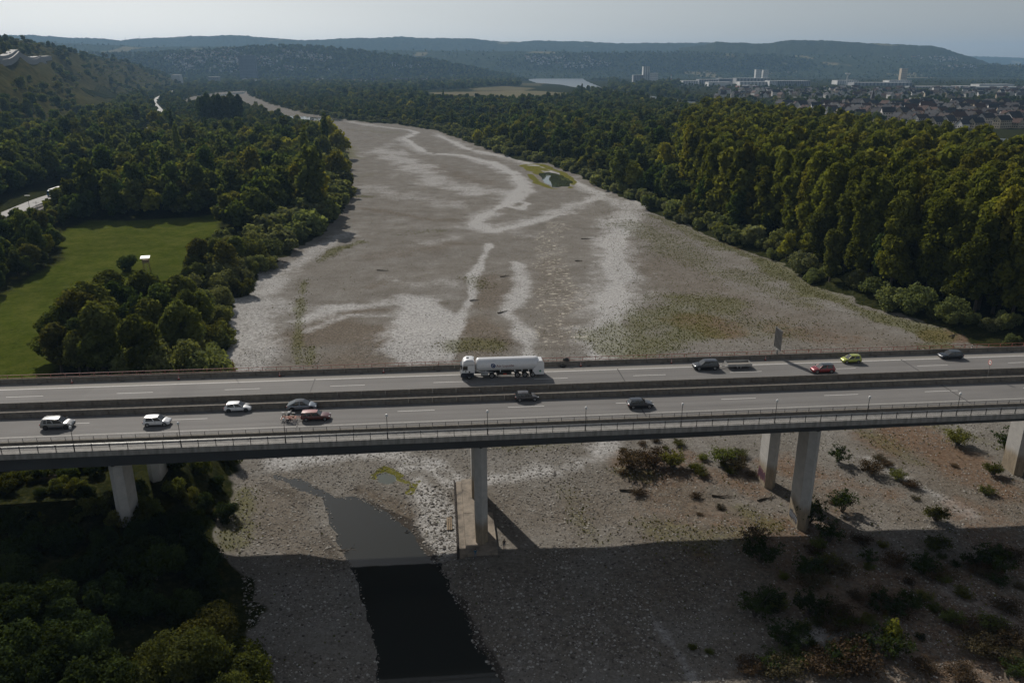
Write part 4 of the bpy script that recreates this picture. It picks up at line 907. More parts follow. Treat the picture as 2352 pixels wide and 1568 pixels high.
def gn_scatter(name, pts, rots, scls, idx, collection):
    me = bpy.data.meshes.new(name); n = len(pts); me.vertices.add(n); me.vertices.foreach_set('co', np.asarray(pts, np.float32).ravel())
    for an, arr, ty, key in (('rot', rots, 'FLOAT_VECTOR', 'vector'), ('scl', scls, 'FLOAT_VECTOR', 'vector'), ('idx', idx, 'INT', 'value')):
        at = me.attributes.new(an, ty, 'POINT'); at.data.foreach_set(key, np.asarray(arr, np.int32 if ty == 'INT' else np.float32).ravel())
    o = link(name, me)
    ng = bpy.data.node_groups.new(name, 'GeometryNodeTree')
    ng.interface.new_socket('Geometry', in_out='INPUT', socket_type='NodeSocketGeometry'); ng.interface.new_socket('Geometry', in_out='OUTPUT', socket_type='NodeSocketGeometry')
    gi = ng.nodes.new('NodeGroupInput'); go = ng.nodes.new('NodeGroupOutput'); ip = ng.nodes.new('GeometryNodeInstanceOnPoints'); ci = ng.nodes.new('GeometryNodeCollectionInfo')
    ci.inputs['Collection'].default_value = collection; ci.inputs['Separate Children'].default_value = True; ci.inputs['Reset Children'].default_value = True
    ip.inputs['Pick Instance'].default_value = True
    def attr(nm, ty):
        a = ng.nodes.new('GeometryNodeInputNamedAttribute'); a.data_type = ty; a.inputs['Name'].default_value = nm; return a.outputs['Attribute']
    l = ng.links
    l.new(gi.outputs[0], ip.inputs['Points']); l.new(ci.outputs[0], ip.inputs['Instance']); l.new(attr('idx', 'INT'), ip.inputs['Instance Index'])
    l.new(attr('rot', 'FLOAT_VECTOR'), ip.inputs['Rotation']); l.new(attr('scl', 'FLOAT_VECTOR'), ip.inputs['Scale']); l.new(ip.outputs[0], go.inputs[0])
    md = o.modifiers.new('scatter', 'NODES'); md.node_group = ng
    return tag(o, kind='stuff')

# where trees stand: a jittered field, zoned by ground
cand = []
for d0, d1, s in ((150,520,6.8),(520,1000,8.5),(1000,1800,11),(1800,4300,19)):
    ys = np.arange(d0, d1, s); 
    for y in ys:
        hw = .70*y+30; xs = np.arange(-hw, hw, s)
        cand.append(np.stack([xs+rng.uniform(-.42,.42,len(xs))*s, y+rng.uniform(-.42,.42,len(xs))*s, np.full(len(xs), s)], 1))
cand = np.concatenate(cand); cx, cy_, cs = cand.T
cz = hz(cx, cy_); csd = sdist(cx, cy_, RIVER); vx, vy = view(cx, cy_, cz)
keep = (csd > 2.2) & (sdist(cx, cy_, RHINE) > 8) & (sdist(cx, cy_, MEADOW) > 1.0)
keep &= ~((cy_ < 175) & (np.abs(cx) < 240))                     # the strip beneath the bridge is planted by hand
road_d = pdist(cx, cy_, ROADLW); keep &= (road_d > np.where((cy_ < 520) & (vx < 210), 27, 10)) | (cx > -60)
RAILLINE = wpoly([(-200,585),(-60,553),(0,520),(50,497),(100,475),(170,450)], 4); keep &= pdist(cx, cy_, RAILLINE) > 6
def vin(poly): return inside(vx, vy, np.array(poly, float))
for fp in ([(970,208),(1060,205),(1230,204),(1320,209),(1310,236),(1150,240),(975,234)], [(1080,200),(1160,198),(1230,203),(1200,210),(1090,209)], [(1400,252),(1480,256),(1478,263),(1402,259)]):
    keep &= ~vin(fp)
TOWN = [(1560,226),(1640,238),(1850,266),(2100,294),(2400,325),(3000,372),(3000,200),(2352,196),(1900,192),(1600,190),(1540,200)]
inT = vin(TOWN); keep &= ~inT | (rng.random(len(cx)) < .19)
INDUS = [(1420,200),(1500,190),(1700,198),(2000,205),(2352,216),(2900,226),(2900,180),(1420,178)]
inI = vin(INDUS); keep &= ~inI | (rng.random(len(cx)) < .10)
OLDT = [(560,190),(700,188),(850,192),(1040,190),(1060,178),(560,178)]; keep &= ~vin(OLDT) | (rng.random(len(cx)) < .5)
hill = footd(cx, cy_) > 5; keep &= ~hill | (rng.random(len(cx)) < .08+.8*vnoise(cx, cy_, 55, 31))
keep &= ~((vx > 1195) & (vx < 1400) & (vy > 186) & (vy < 214))
VINE = wpoly([(182,205),(222,192),(300,212),(340,224),(300,226),(200,222)], 40); 
keep &= ~(hill & (vx > 178) & (vx < 305) & (vy > 188) & (vy < 250) & (cy_ < 1900))
keep &= ~(hill & (vx < 125) & (vy > 128) & (vy < 190) & (cy_ > 700))
POP = [(1570,440),(1620,500),(1700,545),(1900,640),(2060,705),(2250,790),(3400,950),(3400,640),(2700,560),(2352,487),(2200,432),(2000,383),(1850,346),(1700,310),(1630,298),(1560,335)]
inP = vin(POP) & (csd > 16); right = (cx > 0) | (csd < 0)
gap = right & ~inP & (vx > 1600) & (vy > 292) & (csd > 60); 
kind = np.full(len(cx), 'round', dtype='U12'); rr = rng.random(len(cx)); nz = vnoise(cx, cy_, 60, 41)
kind[rr > .55] = 'oak'; kind[rr > .72] = 'tall'; kind[rr > .86] = 'tall_olive'; kind[(rr < .30+.5*(nz-.5))] = 'round_olive'; kind[rr > .95] = 'yellow'
kind[inP] = 'poplar'; kind[inP & (rr > .97)] = 'round'
edge = (csd < np.where(cx < 0, 24, 13)) & (cy_ < 1500); kind[edge & (rr < .92)] = 'willow'; kind[edge & (rr < .4) & (cx < 0)] = 'owillow'
kind[(~inP) & ~hill & (rr > .905) & (rr < .92)] = 'lombardy'
kind[hill & (rr < .55)] = 'willow'
scl = .62+.75*rng.random(len(cx)); scl[edge] *= np.where(cx[edge] < 0, 1.15, .9)*(.9+.3*rng.random(edge.sum())); scl[inP] = 1.22+.16*rng.random(inP.sum()); scl *= np.where(cs > 15, .85, np.where(cs > 10, .85, 1.0)); scl[inT | inI] *= .62; scl[kind == 'poplar'] /= np.where(cs[kind == 'poplar'] > 10, .85, 1.0)
farl = (cx < 0) & (cy_ > 800) & (csd < 170) & (vx > 330); scl[farl] *= .62
lowl = (cx < 0) & (vx > 300) & (vx < 580) & (vy > 545) & (vy < 850); kind[lowl] = np.where(rr[lowl] < .5, 'owillow', 'willow'); scl[lowl] *= .7
scl[hill] *= .82
small_left = (cx < -60) & (vx < 160) & (vy > 500) & (vy < 690) & (cy_ < 420); scl[small_left] *= .6
front_l = (cx < -40) & (cy_ < 300) & (csd > 8) & (vx > 100); kind[front_l & (rr < .5)] = 'round_olive'
low = (cx > 0) & (csd > 12) & (csd < 40) & (~inP) & (cy_ < 900); scl[low] *= .8
keep &= ~gap
inframe = (vx > -60) & (vx < 2412) & (vy > 100)
sel = np.where(keep)[0]
near = sel[inframe[sel]]; near = near[np.argsort(cy_[near]-scl[near]*3)]
indiv = set(near[:330].tolist())
pts, rots, scs, idx = [], [], [], []
lo_idx = {}
for i, kn in enumerate(LOK): lo_idx.setdefault(kn, []).append(i)
WOODLAB = {'L': ('leafy tree in the wood along the left bank of the riverbed', 'trees of the left bank wood'), 'P': ('tall poplar in the dense poplar wood on the right bank', 'poplars of the right bank'),
           'R': ('broad leafy tree in the mixed wood of the right bank', 'mixed trees of the right bank'), 'W': ('round grey-green willow bush at the foot of the right bank wood', 'willows at the foot of the right bank'), 'V': ('pale willow at the left edge of the dry riverbed', 'willows at the left edge of the riverbed')}
for i in sel:
    k = kind[i]; s = float(scl[i]); p = (cx[i], cy_[i], cz[i]-.2)
    if int(i) in indiv:
        lft = cx[i] < 0 and not (csd[i] < 0)
        lab = ('V' if lft else 'W') if k in ('willow', 'owillow') else ('L' if lft else ('P' if k == 'poplar' else 'R'))
        nm = {'poplar': 'poplar_tree', 'willow': 'willow_bush', 'owillow': 'willow_bush', 'lombardy': 'poplar_tree'}.get(k, 'leafy_tree')
        if k == 'lombardy': k = 'round'; nm = 'leafy_tree'
        key = HI[k][int(rng.integers(len(HI[k])))]
        plant(nm, key, WOODLAB[lab][0], 'bush' if 'willow' in k else 'tree', p, s, WOODLAB[lab][1], sz=float(rng.uniform(.85, 1.15)))
    else:
        pts.append(p); rots.append((0, 0, rng.uniform(0, 6.28))); q = rng.uniform(.8, 1.15); wd = 1.6 if cs[i] > 15 else (1.25 if cs[i] > 10 else 1.05); scs.append((s*wd, s*wd, s*q)); idx.append(int(rng.choice(lo_idx[LOMAP.get(k, k)])))
# single trees that stand out
def plantv(name, key, label, xv, yv, s, cat='tree', group=None, sz=None, rz=None):
    p = PG(xv, yv); return plant(name, key, label, cat, (p.x, p.y, p.z-.15), s, group, sz=sz, rz=rz)
plantv('lombardy_poplar', ('lombardy', 0), 'slender dark columnar poplar in the middle of the left wood', 414, 388, 1.4)
for k_ in range(11): plantv('black_poplar', ('dpoplar', k_ % 2), 'big dark poplar of the tall clump in the left bank wood', 462+9*k_, 281+7*(k_ % 2), 1.25+.1*(k_ % 3), group='tall dark poplar clump')
plantv('lombardy_poplar', ('lombardy', 0), 'dark slim poplar in front of the far river', 1336, 232, 1.5)
plantv('lombardy_poplar', ('lombardy', 0), 'dark columnar poplar at the left tip of the poplar wood', 1570, 318, 1.5)
plantv('yellow_tree', ('yellow', 0), 'tall yellowing tree at the left front of the poplar wood', 1525, 420, 1.35, sz=1.25)
plantv('yellow_tree', ('yellow', 0), 'second yellowing tree close behind the tall yellowing one', 1560, 405, 1.2, sz=1.3)
plantv('yellow_tree', ('yellow', 0), 'low yellow bushy tree at the foot of the poplar wood', 1575, 500, .62)
plantv('meadow_shrub', ('darkw', 0), 'lone dark shrub in the left meadow', 295, 622, .85, 'bush')
for k_, (x, y, s, kk, v) in enumerate([(245,800,1.0,'round_olive',0),(215,818,.9,'round_olive',1),(280,770,1.05,'round',0),(340,745,1.1,'round_olive',0),(380,770,1.0,'round',1),(330,800,1.0,'round',2),(260,835,.9,'round',3),(400,830,.85,'round_olive',1)]):
    plantv('leafy_tree', (kk, v), 'big dark olive tree of the clump between meadow and bridge', x, y, s, group='dark clump beside the meadow')
for k_, (x, y, s) in enumerate([(230,880,.55),(290,885,.55),(330,900,.4),(455,870,.62),(500,800,.9),(470,845,.8),(440,900,.5)]):
    plantv('willow_bush', ('willow', k_ % 3), 'pale yellow-green bush rising just behind the far railing', x, y, s, 'bush', 'bushes behind the far railing')
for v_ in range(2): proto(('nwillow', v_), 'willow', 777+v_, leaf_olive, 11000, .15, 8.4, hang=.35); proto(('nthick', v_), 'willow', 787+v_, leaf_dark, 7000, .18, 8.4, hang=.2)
# under the bridge, left
for k_, (x, y, s, kk, v) in enumerate([(400,1568,1.15,'nwillow',0),(520,1590,1.15,'nwillow',1),(465,1520,1.05,'nwillow',0),(560,1640,.95,'nwillow',1)]):
    plantv('willow_bush', (kk, v), 'big olive willow in the lower left corner beside the gravel', x, y, s, 'bush', 'willows in the lower left corner')
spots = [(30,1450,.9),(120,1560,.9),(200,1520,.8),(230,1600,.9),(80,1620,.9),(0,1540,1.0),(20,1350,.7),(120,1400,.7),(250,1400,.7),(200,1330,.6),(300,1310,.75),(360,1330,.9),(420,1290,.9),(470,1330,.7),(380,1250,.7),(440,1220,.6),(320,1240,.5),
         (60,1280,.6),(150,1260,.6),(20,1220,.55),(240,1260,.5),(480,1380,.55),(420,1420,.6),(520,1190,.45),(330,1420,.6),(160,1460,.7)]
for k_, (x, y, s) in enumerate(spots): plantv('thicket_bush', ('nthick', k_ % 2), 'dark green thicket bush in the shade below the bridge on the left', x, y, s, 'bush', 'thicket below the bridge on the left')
q = random.Random(21)
spots = [(q.uniform(0,330), q.uniform(1065,1235), q.uniform(.22,.42)) for _ in range(46)]
spots = [s_ for s_ in spots if not (1120 < s_[1] < 1200 and s_[0] < 165 and abs(s_[1]-1165) < 22)] + [(30,1110,.35),(90,1095,.35),(140,1120,.32),(190,1130,.3),(180,1190,.3),(60,1195,.25),(430,1150,.4),(470,1160,.4),(400,1130,.4),(350,1180,.4),(500,1120,.35),(460,1080,.5),(530,1060,.5),(400,1075,.5),(580,1030,.4),(20,1080,.4),(220,1090,.35)]
for k_, (x, y, s) in enumerate(spots): plantv('low_bush', ('owillow' if k_ % 3 else 'darkw', k_ % 2), 'low green bush near the left piers under the bridge', x, y, s, 'bush', 'low bushes near the left piers')
# dry and green shrubs on the gravel, right
def shrub_proto(key, seed, mat, n, leaf, H, R, stems, br=.6):
    q = random.Random(seed); mb = MB(); b = []
    for i in range(stems):
        a = i*2.4+q.random(); l = H*q.uniform(.6,1.0); tip = Vector((R*q.uniform(.3,1)*math.cos(a), R*q.uniform(.3,1)*math.sin(a), l)); m_ = tip*.45+Vector((q.uniform(-.2,.2), q.uniform(-.2,.2), .25*l))
        mb.path([(0,0,-.3), m_, tip], [.07,.045,.015], 5)
        for j in range(5):
            e = tip*q.uniform(.6,1)+Vector((q.uniform(-.7,.7), q.uniform(-.7,.7), q.uniform(-.2,.5))); mb.tube(m_.lerp(tip, q.uniform(.2,.9)), e, .025, .008, 4)
            b.append((e.x, e.y, e.z,   br, br, br*.75))
    PROTO[key] = (leaf_mesh('crown', b, n, leaf, seed, mat, shell=.1), mb.mesh('trunk', bark), H)
for v in range(2):
    shrub_proto(('dry', v), 50+v, leaf_dry, 1500, .10, 2.0, 2.3, 20, .7); shrub_proto(('green', v), 60+v, leaf_olive, 1700, .11, 2.2, 2.0, 16, .65); shrub_proto(('open', v), 70+v, leaf_dark, 1300, .13, 3.6, 2.4, 13, .55)
shrubs = [('dry',1450,1075,1.6,'reddish dry bush behind the bridge right of the middle pier'),('dry',1500,1068,1.5,'reddish dry bush behind the bridge, next to the pale gravel'),('green',1545,1072,1.3,'olive bush beside the reddish dry bushes'),
 ('green',1660,1062,1.3,'olive bush left of the rear right pier'),('dry',1690,1075,1.2,'dry brown bush left of the rear right pier'),('open',1858,1200,1.2,'small dark tree in front of the right pier'),('open',1935,1175,1.1,'open thin tree right of the right pier'),
 ('open',1925,1060,.9,'leaning thin tree behind the right pier'),('dry',2000,1085,1.1,'dry bush on the sandy bank right of the pier'),('green',2060,1100,.8,'low green bush on the sandy bank'),('green',2150,1195,1.1,'dark green bush at the edge of the bridge shadow'),
 ('green',2200,1020,1.3,'green bush under the bridge near the right edge'),('open',2310,1040,1.4,'bare spreading tree under the bridge at the right edge'),('green',2330,1050,1.4,'green bush at the right edge under the bridge'),('green',2280,1090,1.0,'yellowish bush beside the last pier'),
 ('open',2040,1510,1.25,'bright yellow-green sapling at the lower right'),('dry',1960,1535,1.5,'reddish dry bush beside the bright sapling')]
for k_, (kd, x, y, s, lb) in enumerate(shrubs): plantv('shrub', (kd, k_ % 2), lb, x, y, s, 'bush')
PROTO[('bright', 0)] = (leaf_mesh('crown', [(0,0,z,.9*math.sin(z),.9*math.sin(z),.8) for z in (.8,1.6,2.2,2.7)], 800, .14, 3, leaf_yel), PROTO[('green', 0)][1], 3)
plantv('sapling', ('bright', 0), 'bright yellow-green leafy crown in front of the lower right bushes', 2045, 1490, 1.5, 'bush')
q = random.Random(4)
for k_ in range(95):
    x, y = q.uniform(1720, 2352), q.uniform(1235, 1560)
    if x < 1850 and y < 1380 and q.random() < .7: continue
    plantv('shrub', (q.choice(['dry','green','open','dry']), k_ % 2), 'dark shrub in the bridge shadow on the right', x, y, q.uniform(.35, 1.3), 'bush', 'shrubs in the bridge shadow', sz=q.uniform(.6,1.0))
for x, y, s in ((1785,1400,.8),(1840,1450,.7),(1800,1330,.5),(1630,1500,.35),(1590,1490,.35),(1880,1260,.8),(1900,1300,.9)):
    plantv('shrub', ('green', 0), 'single shrub on the shaded gravel right of the pool', x, y, s, 'bush', 'single shrubs on the shaded gravel')

q = random.Random(31)
for k_ in range(34):                       # scattered scrub on the lit bank right of the middle pier
    x, y = q.uniform(1420, 2340), q.uniform(1010, 1215)
    if y > 1200-.05*(x-1400) or (1740 < x < 1900 and y < 1150): continue
    plantv('shrub', (q.choice(['dry','dry','green']), k_ % 2), 'low wispy scrub bush on the lit gravel right of the middle pier', x, y, q.uniform(.3, .8), 'bush', 'scrub on the lit gravel', sz=.75)

# ------------------------------------------------------------------ hills
def hill_mat(name, c1, c2, fieldc, fthr=.62):
    m, nt, N, L, b = newmat(name); wp = worldpos(nt)
    f = noise(nt, .028, 4, .75, wp); g = noise(nt, .0022, 3, .5, stretch(nt, wp, (1, .6, 1))); h = noise(nt, .006, 3, .6, wp)
    c = ramp(nt, f, [(.35, c1), (.62, c2)])
    c = mix(nt, mrange(nt, h, .35, .65, 0, .5), c, tuple(.5*(a+b_) for a, b_ in zip(c2, (.05,.055,.02))))
    c = mix(nt, mrange(nt, g, fthr, fthr+.02, 0, .85), c, fieldc)
    L.new(c, b.inputs['Base Color']); b.inputs['Roughness'].default_value = 1; b.inputs['Specular IOR Level'].default_value = 0
    bump(nt, f, 1.0, 14, b); return m
hm1 = hill_mat('hill_wood', (.018,.026,.012), (.055,.062,.026), (.17,.15,.075), .66)
hm2 = hill_mat('hill_fields', (.020,.030,.014), (.055,.065,.028), (.20,.17,.09), .585)
RIDGE = {}
def ridge(key, pts, D, F, Bk, mat, amp=5, ncol=900, nrow=46):
    xs = np.array([p[0] for p in pts], float); ys = np.array([p[1] for p in pts], float)
    cols = np.linspace(xs[0], xs[-1], ncol); cyv = np.interp(cols, xs, ys)
    a = (cols-1176)/FV; b = -(cyv-784)/FV; dy = CP+b*SP; ratio = a/dy; hcr = CAM_H+D*(-SP+b*CP)/dy
    hcr = np.maximum(hcr, 1); t = np.concatenate([np.linspace(-1, 0, nrow), np.linspace(0, 1, 14)[1:]])
    yy = D+np.where(t < 0, t*F, t*Bk); Yg = np.repeat(yy[:, None], ncol, 1); Xg = ratio[None, :]*Yg
    sh = np.cos(t*math.pi/2)**2
    Zg = hcr[None, :]*sh[:, None]
    Zg = Zg*(1+.16*(vnoise(Xg, Yg, 420, 3)-.5)*(1-sh[:, None])*2) + (vnoise(Xg, Yg, 55, 4)-.5)*amp*2*np.minimum(1, sh[:, None]*3) + (vnoise(Xg, Yg, 19, 5)-.5)*amp*1.4*np.minimum(1, sh[:, None]*3)
    Zg[0] = -1; Zg[-1] = -1
    me = bpy.data.meshes.new('hill'); nr = len(t); me.vertices.add(nr*ncol); me.vertices.foreach_set('co', np.stack([Xg, Yg, Zg], 2).ravel())
    ii = (np.arange(nr-1)[:, None]*ncol+np.arange(ncol-1)[None, :]).ravel(); qd = np.stack([ii, ii+1, ii+ncol+1, ii+ncol], 1)
    me.loops.add(qd.size); me.loops.foreach_set('vertex_index', qd.ravel()); me.polygons.add(len(qd)); me.polygons.foreach_set('loop_start', np.arange(len(qd))*4)
    me.update(calc_edges=True); me.materials.append(mat); tag(link('hill', me), kind='structure')
    def zf(x, y):
        j = np.clip(np.searchsorted(ratio, x/y), 1, ncol-1); tt = (y-D)/(F if y < D else Bk)
        return hcr[j]*math.cos(max(-1, min(1, tt))*math.pi/2)**2, cols[j]
    RIDGE[key] = (zf, D, F, ratio, cols)
ridge('far', [(-300,84),(0,81.7),(77,81.7),(150,87.4),(197,88.4),(233,89.4),(277,94),(310,90),(367,88.4),(437,84),(484,85),(514,81.7),(560,82.7),(634,89.4),(700,94),(784,90),(868,87.4),(924,85),(961,88.7),(1018,88.7),(1085,90),(1145,96.7),(1198,97.4),(1228,94.4),(1285,95.7),(1351,96.7),(1418,100.7),(1495,100),(1569,100),(1646,98),(1719,101),(1790,104),(1900,112),(2100,125)], 9000, 1900, 1500, hm1, 6, 1500)
ridge('last', [(2050,133),(2140,130),(2219,129.4),(2269,130.8),(2353,134),(2700,140)], 13000, 1500, 1500, hm1, 6, 300)
ridge('right', [(1560,112),(1620,104),(1646,97.5),(1719,100.5),(1766,101),(1786,95.7),(1822,93.4),(1902,94.4),(1999,100.7),(2069,103.4),(2136,106),(2169,111.7),(2203,123.4),(2236,133.4),(2269,145),(2310,156),(2360,162)], 7200, 1700, 1500, hm1, 5, 800)
ridge('roll', [(-300,100),(0,97),(200,102),(330,109),(500,108),(700,115),(900,117),(1100,119),(1300,119),(1420,124),(1560,127),(1700,128),(1900,128),(2080,136),(2200,146),(2500,156)], 6400, 1300, 1200, hm2, 4, 1200)
ridge('town', [(-200,140),(150,124),(300,125),(400,121),(480,117),(560,111),(650,107),(740,109),(800,116),(900,127),(1000,140),(1080,155),(1130,166),(1180,176)], 4700, 750, 900, hm1, 4, 700)
ridge('cliff', [(1080,150),(1150,136),(1220,128),(1300,124),(1400,123),(1500,121),(1600,122),(1700,125),(1800,130),(1870,142),(1950,152),(2100,152),(2250,153),(2500,156)], 6000, 700, 900, hm1, 5, 1000)

q = random.Random(77)                                        # trees of the distant slopes join the woodland
for key_, n_, lim in (('town', 4200, (200, 1180)), ('cliff', 3600, (1080, 2352)), ('roll', 1500, (0, 2352))):
    zf, D, F, ratio, cols = RIDGE[key_]; ok_ = np.where((cols > lim[0]) & (cols < lim[1]))[0]
    for _ in range(n_):
        j = int(q.choice(ok_)); y = D-F*q.random()**.8; x = ratio[j]*y*(1+q.uniform(-.002,.002)); z, _c = zf(x, y)
        s = q.uniform(.7, 1.3); pts.append((x, y, z-1.5)); rots.append((0, 0, q.uniform(0, 6.28))); scs.append((s*1.3, s*1.3, s)); idx.append(q.choice([0, 1, 2]))
gn_scatter('woodland', pts, rots, scs, idx, lo_col)
def phit(xv, yv, d0=150, d1=2600):
    d = ray(xv, yv); ys = np.arange(d0, d1, 4.0); xs = d.x/d.y*ys; zs = CAM_H+d.z/d.y*ys; h = hz(xs, ys)
    k = np.where(zs <= h)[0]; k = k[0] if len(k) else len(ys)-1
    return Vector((xs[k], ys[k], h[k]))

# ------------------------------------------------------------------ houses
def rnd_mat(name, cols, rough, spec=.5):
    m, nt, N, L, b = newmat(name); oi = N.new('ShaderNodeObjectInfo'); n = len(cols)
    r = N.new('ShaderNodeValToRGB'); L.new(oi.outputs['Random'], r.inputs['Fac']); r.color_ramp.interpolation = 'CONSTANT'
    el = r.color_ramp.elements
    while len(el) < n: el.new(.5)
    for i, (e, c) in enumerate(zip(el, cols)): e.position = i/n; e.color = (*c, 1)
    c = mix(nt, .35, r.outputs['Color'], mix(nt, 1.0, r.outputs['Color'], ramp(nt, noise(nt, .6, 4, .7, objpos(nt)), [(.3, (.55,.55,.55)), (.7, (1.2,1.2,1.2))]), 'MULTIPLY'))
    L.new(c, b.inputs['Base Color']); b.inputs['Roughness'].default_value = rough; b.inputs['Specular IOR Level'].default_value = spec; return m
hwall = rnd_mat('house_render', [(.58,.56,.53),(.66,.65,.63),(.45,.39,.29),(.60,.58,.55),(.36,.29,.21),(.55,.53,.50)], .9, .2)
hroof = rnd_mat('house_roof', [(.055,.05,.052),(.075,.06,.055),(.04,.04,.045),(.09,.055,.045),(.06,.06,.065)], .8, .15)
winm = pm('house_window', (.03,.035,.045), .15, .1, 1)
def house_parts(w, l, h, rh, dormer=False):
    wall = MB().box(-l/2, l/2, -w/2, w/2, -1.5, h).add([(-l/2,-w/2,h),(-l/2,w/2,h),(-l/2,0,h+rh-.15),(l/2,-w/2,h),(l/2,w/2,h),(l/2,0,h+rh-.15)], [(0,2,1),(3,4,5)])
    o = .5; t = .18; rf = MB()
    for s in (-1, 1):
        rf.add([(-l/2-o, s*(w/2+o), h-o*rh/(w/2)+.05),(l/2+o, s*(w/2+o), h-o*rh/(w/2)+.05),(l/2+o,0,h+rh+.05),(-l/2-o,0,h+rh+.05),(-l/2-o, s*(w/2+o), h-o*rh/(w/2)+.05+t),(l/2+o, s*(w/2+o), h-o*rh/(w/2)+.05+t),(l/2+o,0,h+rh+.05+t),(-l/2-o,0,h+rh+.05+t)],
               [(0,3,2,1) if s > 0 else (0,1,2,3),(4,5,6,7) if s > 0 else (7,6,5,4),(0,1,5,4),(1,2,6,5),(3,0,4,7)])
    ch = MB().box(l*.2, l*.2+.7, .3, .9, h+rh-1.2, h+rh+1.0)
    win = []
    for zf in np.arange(1.0, h-1.2, 2.7):
        for x in np.arange(-l/2+1.3, l/2-1, 2.6):
            for s in (-1, 1): win.append((x, s*(w/2+.02), zf, 0))
        for y in np.arange(-w/2+1.4, w/2-1, 2.6):
            for s in (-1, 1): win.append((s*(l/2+.02), y, zf, 1))
    return wall, rf, ch, win
HP = []
for i, (w, l, h, rh) in enumerate([(9,11,6,4.2),(8.5,14,6,4.5),(10,10,5.5,5),(9,16,8.5,4),(8,9,4.5,4.2),(11,13,8.6,5)]):
    wall, rf, ch, win = house_parts(w, l, h, rh); HP.append((wall.mesh('wall', hwall), rf.mesh('roof', hroof), ch.mesh('chimney', hroof), win))
wmx = MB().box(0,1.1,-.03,.03,0,1.35).mesh('window', winm); wmy = MB().box(-.03,.03,0,1.1,0,1.35).mesh('window', winm)
def house(label, p, rz, k, s=1.0, group=None, windows=False, chim=True):
    wall, rf, ch, win = HP[k]
    t = thing('house', label, 'house', p, rz, group, s)
    link('wall', wall, t); r_ = link('roof', rf, t)
    if chim: link('chimney', ch, r_)
    if windows:
        n = 0
        for x, y, z, ax in win:
            v = Euler((0,0,rz)).to_matrix() @ Vector((x, y, 0))
            if ax == 0: nrm = Euler((0,0,rz)).to_matrix() @ Vector((0, math.copysign(1, y), 0))
            else: nrm = Euler((0,0,rz)).to_matrix() @ Vector((math.copysign(1, x), 0, 0))
            if nrm.dot(Vector((-p[0], -p[1], 0))) > 0: link('window', wmy if ax else wmx, t, (x, y, z)); n += 1
    return t
hx, hy = [], []
for y in np.arange(1000, 2150, 25):
    for x in np.arange(350, 1500, 24): hx.append(x+random.uniform(-5,5)); hy.append(y+random.uniform(-6,6))
hx, hy = np.array(hx), np.array(hy); ux, uy = view(hx, hy, 3.0)
ok = inside(ux, uy, np.array([(1640,226),(1700,236),(1850,264),(2100,290),(2400,318),(2400,232),(2150,228),(2000,216),(1700,208),(1640,212)], float)) & (sdist(hx, hy, RHINE) > 22) & (np.random.default_rng(3).random(len(hx)) < .8)
order = np.argsort(hy[ok]); H2 = np.stack([hx[ok], hy[ok], ux[ok]], 1)[order]
ns = {'d': 0}
for i, (x, y, uxx) in enumerate(H2[:230]):
    if uxx > 2368: continue
    rz = math.radians(random.choice([20,110,25,115,-10])) + random.uniform(-.1,.1); k = random.randrange(6); big = i < 46
    house('gabled village house among trees across the far river' if not big else 'gabled riverside house of the front rows across the far river', (x, y, 3.0), rz, k, random.uniform(1.05,1.35), 'front row village houses' if big else 'village houses across the river', big)
# hillside town, far behind the left wood
zf, D, F, ratio, cols = RIDGE['town']; n_i = 0; spts, srot, ssc, sidx = [], [], [], []
hcol = bpy.data.collections.new('house_source')
for k in range(4):
    wall, rf, ch, win = HP[k]; mb = MB(); q = bpy.data.objects.new(f'far_house_{k}', None)
    me = bpy.data.meshes.new('far_house'); v = []; f = []; mi = []
    for j, m_ in enumerate((wall, rf)):
        o = len(v); v += [tuple(c.co) for c in m_.vertices]; f += [tuple(i_+o for i_ in p_.vertices) for p_ in m_.polygons]; mi += [j]*len(m_.polygons)
    me.from_pydata(v, [], f); me.materials.append(hwall); me.materials.append(hroof); me.polygons.foreach_set('material_index', mi); me.update()
    hcol.objects.link(bpy.data.objects.new(f'far_house_{k}', me))
def scatter_houses(key, zone, n, dens_noise, tcount):
    global n_i
    zf, D, F, ratio, cols = RIDGE[key]; q = random.Random(hash(key) % 1000 + n); c = 0; tries = 0
    zp = np.array(zone, float)
    while c < n and tries < n*60:
        tries += 1; j = q.randrange(len(cols)); y = D - F*q.random(); x = ratio[j]*y; z, _ = zf(x, y)
        a, b_ = view(np.array([x]), np.array([y]), np.array([z]))
        if not inside(a, b_, zp)[0] or vnoise(np.array([x]), np.array([y]), 140, 77)[0] < dens_noise: continue
        c += 1; s = q.uniform(.8, 1.2); rz = q.uniform(0, 6.28)
        if c <= tcount and n_i < 110:
            n_i += 1; house('small pale house on the distant hillside above the bend', (x, y, z), rz, q.randrange(6), s, 'houses on the distant hillside', False, False)
        else: spts.append((x, y, z)); srot.append((0, 0, rz)); ssc.append((s, s, s)); sidx.append(q.randrange(4))
scatter_houses('town', [(380,130),(480,120),(600,114),(700,118),(760,130),(760,142),(600,150),(430,158),(380,150)], 420, .42, 110)
scatter_houses('town', [(400,150),(500,140),(560,146),(700,143),(900,140),(1000,152),(900,160),(600,165),(420,168)], 120, .5, 0)
scatter_houses('cliff', [(1190,132),(1330,128),(1400,140),(1420,150),(1330,158),(1200,150)], 150, .45, 0)
scatter_houses('cliff', [(2050,140),(2200,140),(2250,160),(2050,160)], 60, .5, 0)
scatter_houses('roll', [(880,108),(1100,104),(1120,116),(880,116)], 60, .45, 0); scatter_houses('roll', [(80,92),(240,98),(240,106),(80,102)], 30, .4, 0)
scatter_houses('right', [(1900,130),(2200,130),(2200,142),(1900,142)], 60, .5, 0)
q = random.Random(8)
